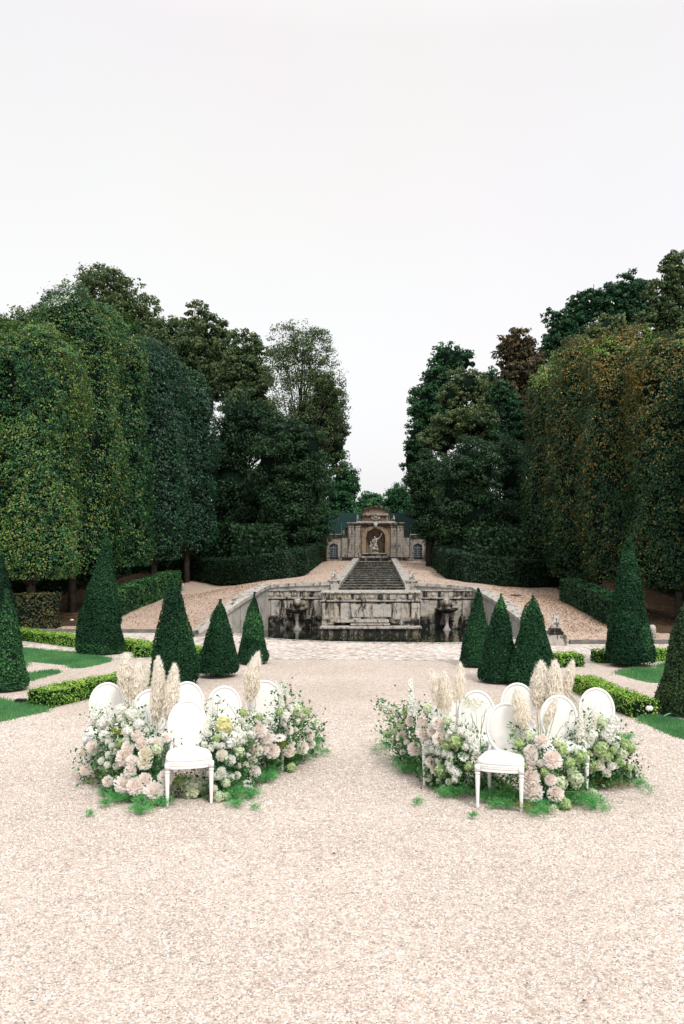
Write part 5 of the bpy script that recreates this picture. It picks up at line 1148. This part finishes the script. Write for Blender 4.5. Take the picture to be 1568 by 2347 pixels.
def arrangement(label, foot, flowers, conv, depth, ferns, plumes, seed, grasses=(), trails=(), limes=(), leafn=44):
    """flowers: (code, x, y, r) read off an enlargement; conv turns them into picture coordinates; depth(px, py) the distance"""
    rng = np.random.default_rng(seed); F0 = PZ(*foot); root = thing('flower_arrangement', F0, label, 'flower arrangement', 'flower arrangements around the chairs'); O = np.array(F0)
    s_ = conv[2]; LP = []; LN = []; LT = []; stems = MB()
    for i, (code, x, y, r) in enumerate(flowers):
        px, py = conv[0] + x * s_, conv[1] + y * s_; Y = depth(px, py); p = np.array(PY(px, py, Y)); R = r * s_ * Y / F_PX * (1.12 if CODE[code][0] == 'dahlia' else 1.24) * rng.uniform(.93, 1.07)
        if p[2] < R * .6: Y2 = F_PX * (CAM[2] - R * .6) / (py - CY); p = np.array(PY(px, py, Y2))
        kind, mat = CODE[code]; o = link(NAMES[kind], fmesh(kind, mat, i % 3), root)
        o.location = p - O
        out = Vector((p[0] - O[0] + rng.normal(0, .15), -.75 + rng.normal(0, .25), .75 + rng.normal(0, .25))) if kind not in ('stock',) else Vector((rng.normal(0, .15), rng.normal(0, .15) - .1, 1))
        out.x = max(-.8, min(.8, out.x))
        q = out.to_track_quat('Z', 'Y'); o.rotation_mode = 'QUATERNION'; o.rotation_quaternion = q; o.scale = (R, R, R) if kind != 'stock' else (R * 1.15, R * 1.15, R * 1.35)
        if kind == 'daisy': o.scale = (R, R, R * .6)
        base = np.array([O[0] + (p[0] - O[0]) * .55, O[1] + (p[1] - O[1]) * .6 + .1, .02])
        stems.tube([base - O, (base + p) / 2 - O + np.array([0, 0, .03]), p - O - np.array(out.normalized()) * R * .4], [.004, .0035, .003], 5)
        k = int(leafn * (1.0 + 6 * R)); c = p + np.array([0, .06 + R * .7, -R * .7]); hi = .5 if kind in ('stock',) or p[2] > .62 else 1.0; k = int(k * hi); LP.append(c + rng.normal(0, 1, (k, 3)) * np.array([.030 + R * .7, .05 + R * .5, .035 + R * .6]) * (.5 + hi * .5)); 
        k2 = int(leafn * 1.3); t = rng.random((k2, 1)) * .92; LP.append(base + (p - base) * t + rng.normal(0, .045, (k2, 3)))
    LP = np.concatenate(LP); LP[:, 2] = np.abs(LP[:, 2] - .01) + .01; n = len(LP)
    N = rng.normal(size=(n, 3)) + np.array([0, -.5, .7]); vn = VNoise(seed)
    leaf_object('foliage', LP, N, rng.uniform(.020, .060, n), rng.beta(2, 2.3, n) * .8 + (vn(LP, 5) - .5) * .5, M['flora'], root, .5, rng, O, fold=.1)
    stems.build('stems', M['stem'], root)
    def cl(L):
        r_ = []
        for (x, y, r, n) in L:
            px, py = conv[0] + x * s_, conv[1] + y * s_; p = PZ(px, py, .03); Rm = r * s_ * p.y / F_PX; r_.append((tuple(p), Rm, Rm * .62, int(n * 1.7)))
        return r_
    if ferns: fern_cloud(root, O, cl(ferns), seed + 5, M['fern'])
    if trails: fern_cloud(root, O, cl(trails), seed + 6, M['trail'], 'trailing_amaranth', .02)
    if limes:
        L = []
        for (x, y, r, n, dY) in limes:
            px, py = conv[0] + x * s_, conv[1] + y * s_; Y = depth(px, py) + dY; p = PY(px, py, Y); Rm = r * s_ * Y / F_PX; L.append((tuple(p), Rm, Rm, n))
        fern_cloud(root, O, L, seed + 7, M['limey'], 'lime_filler', .018)
    for j, (tx, ty, bx, by, hw, Y, dn, mt) in enumerate(plumes):
        tp, bp = PY(tx, ty, Y + .03), PY(bx, by, Y); base = (bp.x + (bp.x - tp.x) * .15, Y - .03, .05); plume(root, O, tp, bp, base, hw * 1.42 * Y / F_PX, M[mt], seed * 10 + j, dn)
    if grasses:
        mb = MB()
        for (x0, y0_, x1, y1_, r) in grasses:
            a = (conv[0] + x0 * s_, conv[1] + y0_ * s_); b = (conv[0] + x1 * s_, conv[1] + y1_ * s_); Y = depth(*a) - .02
            p, q = PY(*a, Y), PY(*b, Y + .02); mb.tube([p - F0, (p + q) / 2 - F0 + Vector((.006, 0, .004)), q - F0], [r, r * .8, r * .3], 4)
        mb.build('grass_stems', M['stem'], root)
    return root
def foot(line, b, off=.04):
    xs, ys = [p[0] for p in line], [p[1] for p in line]
    def f(px, py):
        fy = float(np.interp(px, xs, ys)); return CAM[2] * F_PX / (fy - CY) + off + b * max(-.1, (fy - py) / 200.)
    return f
def dep(y_front, yb, Yf, Yb):
    return lambda px, py: Yf + (Yb - Yf) * max(-.1, min(1.15, (y_front - py) / (y_front - yb)))
c4 = (183.75, 1470, .1953); c5 = (441, 1470, .2031); c6 = (857.5, 1494.5, .2266); c7 = (1163.8, 1494.5, .2578)
arrangement('tall blush dahlia and white stock arrangement left of the front left chair', (320, 1815), [
    ('D', 670, 1110, 62), ('d', 730, 1200, 80), ('D', 560, 1250, 75), ('d', 530, 1360, 100), ('D', 610, 1400, 70), ('c', 770, 1320, 80), ('c', 760, 1420, 80), ('D', 900, 1190, 72), ('d', 1005, 1130, 55),
    ('w', 350, 1330, 50), ('w', 260, 1400, 48), ('w', 330, 1450, 50), ('D', 590, 1520, 72), ('D', 520, 1670, 112), ('d', 650, 1700, 95), ('d', 760, 1620, 80), ('D', 870, 1770, 115), ('d', 1000, 1600, 90), ('D', 330, 1640, 60),
    ('D', 170, 1240, 88), ('d', 70, 1510, 70), ('r', 200, 1210, 50), ('p', 110, 1340, 42), ('p', 440, 1460, 55), ('d', 40, 1290, 50), ('h', 270, 960, 70), ('h', 290, 1100, 62), ('w', 340, 1180, 40), ('w', 380, 1225, 40), ('h', 480, 810, 66), ('h', 620, 850, 66),
    ('h', 560, 1050, 56), ('h', 190, 890, 60), ('s', 165, 800, 75), ('h', 690, 970, 55), ('s', 610, 790, 70), ('h', 480, 900, 45), ('w', 520, 970, 36), ('w', 240, 1040, 40), ('s', 330, 850, 75), ('r', 430, 1290, 38), ('w', 540, 1150, 40), ('h', 360, 930, 50), ('w', 170, 960, 34), ('H', 900, 1260, 60), ('g', 470, 1190, 50), ('w', 780, 1040, 30)],
    c4, foot([(180, 1795), (230, 1830), (300, 1852), (400, 1850)], .42), [(600, 1850, 190, 1500), (800, 1880, 190, 1500), (700, 1990, 150, 900), (450, 1840, 170, 1200), (960, 1900, 150, 1000), (330, 1770, 130, 900), (300, 1910, 120, 350), (930, 1440, 150, 900), (860, 1540, 120, 700), (100, 2020, 60, 60)],
    [(289, 1501, 294, 1590, 16, 10.15, 1.1, 'pampas'), (318, 1522, 311, 1600, 14, 10.1, 1, 'pampas'), (339, 1524, 318, 1596, 11, 10.2, .9, 'pampas'), (362, 1507, 357, 1652, 14, 9.42, 1.3, 'pampas'), (400, 1524, 386, 1644, 14, 9.32, 1.3, 'pampas')], 101,
    grasses=[(330, 920, 290, 760, .003), (240, 900, 225, 730, .003), (420, 1010, 330, 890, .004), (900, 1100, 905, 930, .004), (870, 1080, 850, 960, .003), (800, 960, 760, 760, .003), (600, 770, 590, 560, .003), (615, 800, 640, 620, .003), (1070, 1060, 1320, 860, .0015), (980, 1070, 1010, 900, .003)],
    trails=[(230, 1560, 110, 500), (150, 1640, 130, 260)], limes=[(440, 1080, 85, 900, -.05)])
arrangement('green stems and dry filler standing beneath the front left chair', (440, 1830), [('H', 1310, 1740, 120), ('g', 1180, 1640, 70), ('H', 1420, 1690, 70)], c4, dep(1850, 1760, 9.02, 9.2), [(1250, 1660, 120, 400)], [], 102, leafn=60,
    grasses=[(1330, 1680, 1160, 1490, .005), (1350, 1680, 1230, 1490, .005), (1370, 1690, 1330, 1490, .005), (1390, 1690, 1410, 1490, .004)])
arrangement('white rose and yellow hydrangea arrangement right of the front left chair', (535, 1805), [
    ('w', 140, 1160, 38), ('w', 200, 1210, 50), ('w', 255, 1170, 44), ('r', 335, 1285, 68), ('w', 430, 1340, 58), ('w', 330, 1185, 44), ('r', 600, 1395, 42), ('r', 680, 1330, 50), ('w', 625, 1290, 36), ('r', 525, 1400, 32),
    ('w', 330, 1470, 58), ('w', 285, 1520, 48), ('w', 345, 1530, 40), ('w', 425, 1530, 50), ('w', 505, 1510, 42), ('r', 200, 1490, 38), ('H', 380, 1600, 42), ('A', 625, 1590, 60), ('w', 665, 1655, 24), ('D', 690, 1470, 80), ('r', 240, 1660, 48),
    ('h', 450, 1080, 88), ('h', 525, 1050, 76), ('h', 420, 1150, 66), ('h', 640, 1050, 64), ('h', 550, 1130, 64), ('y', 360, 945, 86), ('H', 510, 1250, 66), ('H', 300, 1750, 56), ('H', 390, 1740, 36), ('s', 195, 800, 95), ('s', 170, 960, 80), ('s', 240, 720, 70), ('h', 370, 1060, 50), ('g', 575, 800, 38), ('w', 560, 900, 36), ('h', 600, 960, 45), ('w', 190, 1040, 36), ('g', 280, 1090, 45)],
    c5, foot([(465, 1848), (520, 1840), (580, 1805), (620, 1785)], .45), [(450, 1740, 190, 1500), (650, 1740, 150, 1100), (820, 1560, 160, 1200), (700, 1560, 140, 900), (480, 1840, 110, 500), (330, 1640, 90, 600), (850, 1480, 150, 900), (700, 1870, 80, 160), (900, 1390, 110, 500)],
    [(591, 1497, 573, 1602, 16, 10.25, 1.2, 'pampas')], 103, grasses=[(270, 900, 288, 640, .003), (530, 890, 330, 610, .003), (610, 990, 650, 870, .003), (700, 800, 710, 650, .003), (590, 740, 540, 640, .002)], limes=[(900, 1130, 60, 200, 0)])
arrangement('blush dahlia arrangement closest to the path in the left group', (650, 1745), [
    ('D', 760, 1000, 78), ('d', 840, 1080, 84), ('a', 980, 1085, 68), ('a', 670, 835, 66), ('d', 720, 1230, 68), ('D', 815, 1225, 48), ('d', 905, 1235, 84), ('d', 1095, 1235, 66), ('D', 1240, 1200, 66), ('D', 1335, 1160, 52), ('D', 1085, 1000, 52), ('D', 1315, 1060, 58), ('r', 1260, 860, 46),
    ('H', 1170, 775, 60), ('h', 1045, 845, 56), ('w', 1290, 1000, 38), ('w', 1165, 1000, 32), ('w', 1380, 945, 34), ('D', 1115, 1145, 40), ('g', 1290, 785, 42), ('g', 1115, 1420, 46), ('s', 1000, 600, 90), ('s', 1050, 520, 60), ('s', 960, 510, 50), ('s', 1170, 690, 60), ('h', 1100, 760, 46), ('w', 820, 920, 36), ('h', 870, 880, 40), ('w', 730, 900, 34), ('g', 760, 850, 36), ('w', 1440, 990, 24), ('w', 1030, 930, 34), ('h', 1180, 900, 36), ('D', 1090, 780, 46), ('g', 980, 790, 40)],
    c5, foot([(540, 1806), (640, 1786), (700, 1756), (765, 1722)], .16), [(1000, 1310, 120, 700), (1350, 1250, 150, 800), (1470, 1270, 120, 350), (1180, 1340, 120, 500), (960, 990, 110, 900), (1420, 1130, 90, 600)], [], 104,
    grasses=[(880, 930, 980, 720, .003), (940, 840, 1010, 640, .003), (1190, 830, 1260, 780, .002), (990, 1410, 1090, 1420, .002)], limes=[(1010, 1190, 80, 500, 0)])
arrangement('blush and white arrangement closest to the path in the right group', (985, 1760), [
    ('d', 490, 740, 62), ('D', 500, 820, 78), ('d', 600, 800, 60), ('D', 650, 720, 70), ('d', 675, 880, 82), ('d', 280, 850, 50), ('D', 410, 980, 68), ('d', 580, 1110, 60), ('D', 365, 700, 46), ('d', 610, 1190, 40), ('H', 285, 720, 48),
    ('r', 182, 895, 30), ('r', 252, 942, 30), ('r', 335, 915, 30), ('w', 290, 1010, 30), ('r', 545, 1265, 42), ('r', 760, 1310, 38), ('w', 655, 1300, 30), ('w', 700, 1370, 30), ('A', 905, 1055, 48), ('h', 540, 990, 42), ('h', 605, 990, 46), ('h', 665, 1000, 46), ('h', 725, 1020, 46), ('h', 775, 1050, 44),
    ('h', 760, 1120, 40), ('h', 770, 1175, 40), ('h', 815, 1200, 44), ('h', 850, 1225, 40), ('h', 820, 1275, 38), ('w', 760, 860, 40), ('h', 815, 770, 42), ('h', 880, 800, 46), ('h', 950, 830, 46), ('h', 985, 880, 50), ('h', 1010, 940, 54), ('h', 1020, 1000, 48), ('h', 930, 950, 42),
    ('g', 840, 895, 66), ('g', 740, 950, 44), ('g', 680, 1200, 68), ('g', 330, 605, 44), ('h', 380, 590, 36), ('s', 375, 450, 110), ('h', 260, 615, 34), ('h', 215, 590, 30), ('h', 165, 565, 26), ('h', 115, 540, 22), ('w', 65, 520, 16), ('s', 430, 540, 60), ('H', 540, 560, 40), ('H', 130, 830, 40), ('H', 200, 800, 40), ('h', 650, 1100, 36), ('g', 960, 1150, 44), ('w', 975, 760, 34), ('h', 870, 700, 34), ('H', 740, 690, 44)],
    c6, foot([(865, 1722), (920, 1770), (985, 1812), (1060, 1838), (1110, 1842)], .12), [(300, 1190, 130, 900), (420, 1200, 110, 700), (820, 1430, 190, 1500), (150, 950, 150, 700), (60, 1000, 100, 200), (700, 1440, 110, 600), (900, 1340, 120, 900), (250, 1100, 120, 600), (450, 1520, 70, 220), (1000, 1650, 50, 160), (1050, 900, 110, 700)],
    [(987, 1533, 1002, 1613, 13, 9.55, .42, 'pampas_pale'), (1003, 1545, 1012, 1622, 10, 9.6, .35, 'pampas_pale'), (1018, 1540, 1023, 1632, 13, 9.5, .5, 'pampas_pale'), (1055, 1521, 1046, 1604, 12, 9.5, .55, 'pampas_pale')], 105,
    grasses=[(1050, 850, 970, 620, .004), (1075, 820, 1130, 560, .004), (1090, 660, 1240, 430, .002), (1040, 780, 1020, 560, .002), (1000, 760, 980, 600, .003), (600, 700, 660, 560, .002), (1070, 990, 1085, 640, .005), (520, 640, 510, 470, .003)], limes=[(1010, 600, 120, 260, .1), (960, 520, 100, 160, .1)])
arrangement('small white roses and ferns beneath the front right chair', (1145, 1835), [
    ('r', 1100, 1245, 38), ('w', 1090, 1200, 40), ('r', 1165, 1275, 34), ('r', 1232, 1255, 38), ('r', 1135, 1425, 18), ('w', 1130, 1330, 20), ('r', 955, 1325, 44), ('r', 995, 1345, 26), ('H', 1200, 1340, 36), ('g', 1370, 1380, 44), ('H', 1400, 1200, 40), ('H', 1000, 1420, 30)], c6, dep(1850, 1750, 9.0, 9.5),
    [(1150, 1490, 130, 900), (1300, 1480, 170, 1200), (1220, 1550, 100, 500), (1400, 1480, 130, 900), (1350, 1560, 110, 500), (1250, 1380, 120, 700)], [], 106, leafn=60)
arrangement('blush dahlia and green hydrangea arrangement right of the front right chair', (1255, 1830), [
    ('D', 305, 790, 62), ('D', 205, 885, 60), ('d', 395, 960, 78), ('D', 205, 1040, 46), ('d', 205, 1120, 72), ('d', 380, 1135, 52), ('D', 220, 1240, 88), ('d', 425, 1260, 72), ('c', 405, 1405, 42), ('p', 300, 990, 36), ('D', 210, 950, 50),
    ('g', 480, 860, 52), ('g', 640, 930, 64), ('g', 545, 985, 48), ('H', 470, 1160, 52), ('g', 500, 1350, 62), ('H', 590, 1115, 56), ('w', 645, 1130, 36), ('H', 750, 1270, 48), ('w', 625, 1170, 30), ('H', 600, 1180, 38), ('g', 100, 810, 44), ('H', 190, 740, 44), ('H', 440, 800, 36), ('g', 150, 1000, 34), ('H', 565, 1050, 40), ('g', 330, 1060, 36), ('w', 590, 880, 30), ('d', 50, 670, 16)],
    c7, foot([(1180, 1855), (1270, 1862), (1330, 1846), (1390, 1832)], .20), [(330, 1380, 170, 1200), (650, 1330, 190, 1500), (760, 1370, 140, 900), (250, 1430, 140, 600), (500, 1300, 150, 900), (850, 1400, 90, 200), (560, 1240, 130, 800), (120, 1330, 120, 500)],
    [(1241, 1518, 1231, 1617, 19, 9.95, 1.2, 'pampas'), (1272, 1516, 1264, 1619, 17, 9.9, 1.2, 'pampas'), (1313, 1515, 1300, 1586, 10, 9.95, .9, 'pampas'), (1183, 1580, 1203, 1663, 17, 8.95, .75, 'pampas'), (1276, 1598, 1251, 1660, 9, 9.3, .9, 'pampas')], 107,
    grasses=[(385, 810, 500, 620, .003), (340, 740, 350, 600, .004), (270, 740, 260, 540, .005), (290, 740, 280, 620, .004), (370, 720, 430, 480, .003), (560, 380, 650, 520, .003), (530, 350, 640, 540, .003), (500, 1240, 700, 1245, .003), (165, 720, 150, 640, .003), (45, 760, 50, 680, .002), (940, 500, 1050, 450, .0015)],
    trails=[(200, 1400, 110, 350), (130, 1380, 110, 260)])
arrangement('white stock and green hydrangea arrangement at the right end of the right group', (1375, 1780), [
    ('S', 655, 660, 80), ('S', 750, 690, 100), ('h', 740, 740, 56), ('h', 660, 740, 46), ('h', 690, 830, 42), ('h', 900, 690, 56), ('h', 880, 740, 50), ('h', 940, 610, 48), ('h', 955, 680, 50), ('r', 800, 895, 38), ('r', 840, 940, 36), ('r', 812, 1010, 46), ('r', 880, 1072, 40), ('w', 920, 1010, 36), ('w', 958, 1005, 32), ('r', 742, 910, 18), ('w', 740, 1045, 32),
    ('g', 830, 860, 62), ('g', 742, 1005, 52), ('g', 890, 930, 42), ('H', 1010, 900, 46), ('g', 1040, 830, 50), ('w', 1080, 1090, 26), ('g', 990, 980, 44), ('H', 830, 620, 46), ('w', 960, 830, 30), ('g', 700, 900, 36), ('h', 905, 770, 40), ('g', 940, 870, 36), ('h', 725, 790, 40), ('s', 760, 560, 60), ('s', 700, 590, 50), ('w', 1150, 1060, 22), ('g', 1100, 860, 36), ('g', 1070, 1030, 36)],
    c7, foot([(1300, 1822), (1400, 1820), (1480, 1795)], .08), [(1080, 1090, 130, 900), (1150, 1170, 110, 500), (900, 1170, 120, 600), (1250, 1240, 90, 160), (700, 1190, 120, 600), (1060, 780, 110, 700)], [], 108,
    grasses=[(940, 490, 1060, 450, .0015), (700, 600, 810, 430, .002), (830, 600, 820, 430, .002), (900, 540, 940, 500, .002), (1030, 740, 1070, 670, .003), (400, 560, 560, 390, .001)],
    trails=[(820, 1130, 110, 700), (860, 1190, 140, 500), (1000, 1190, 100, 260)])
# dried flower head leaning on the corner of the front right chair
p = PY(857.5 + 1450 * .2266, 1494.5 + 1110 * .2266, 8.70)
o = link('dried_flower', fmesh('hydrangea', 'palegreen', 1)); o.location = p; o.scale = (.045, .03, .045); tag(o, 'beige dried flower head against the front right chair corner', 'flower')
print('SCENE BUILT', len(bpy.data.objects))
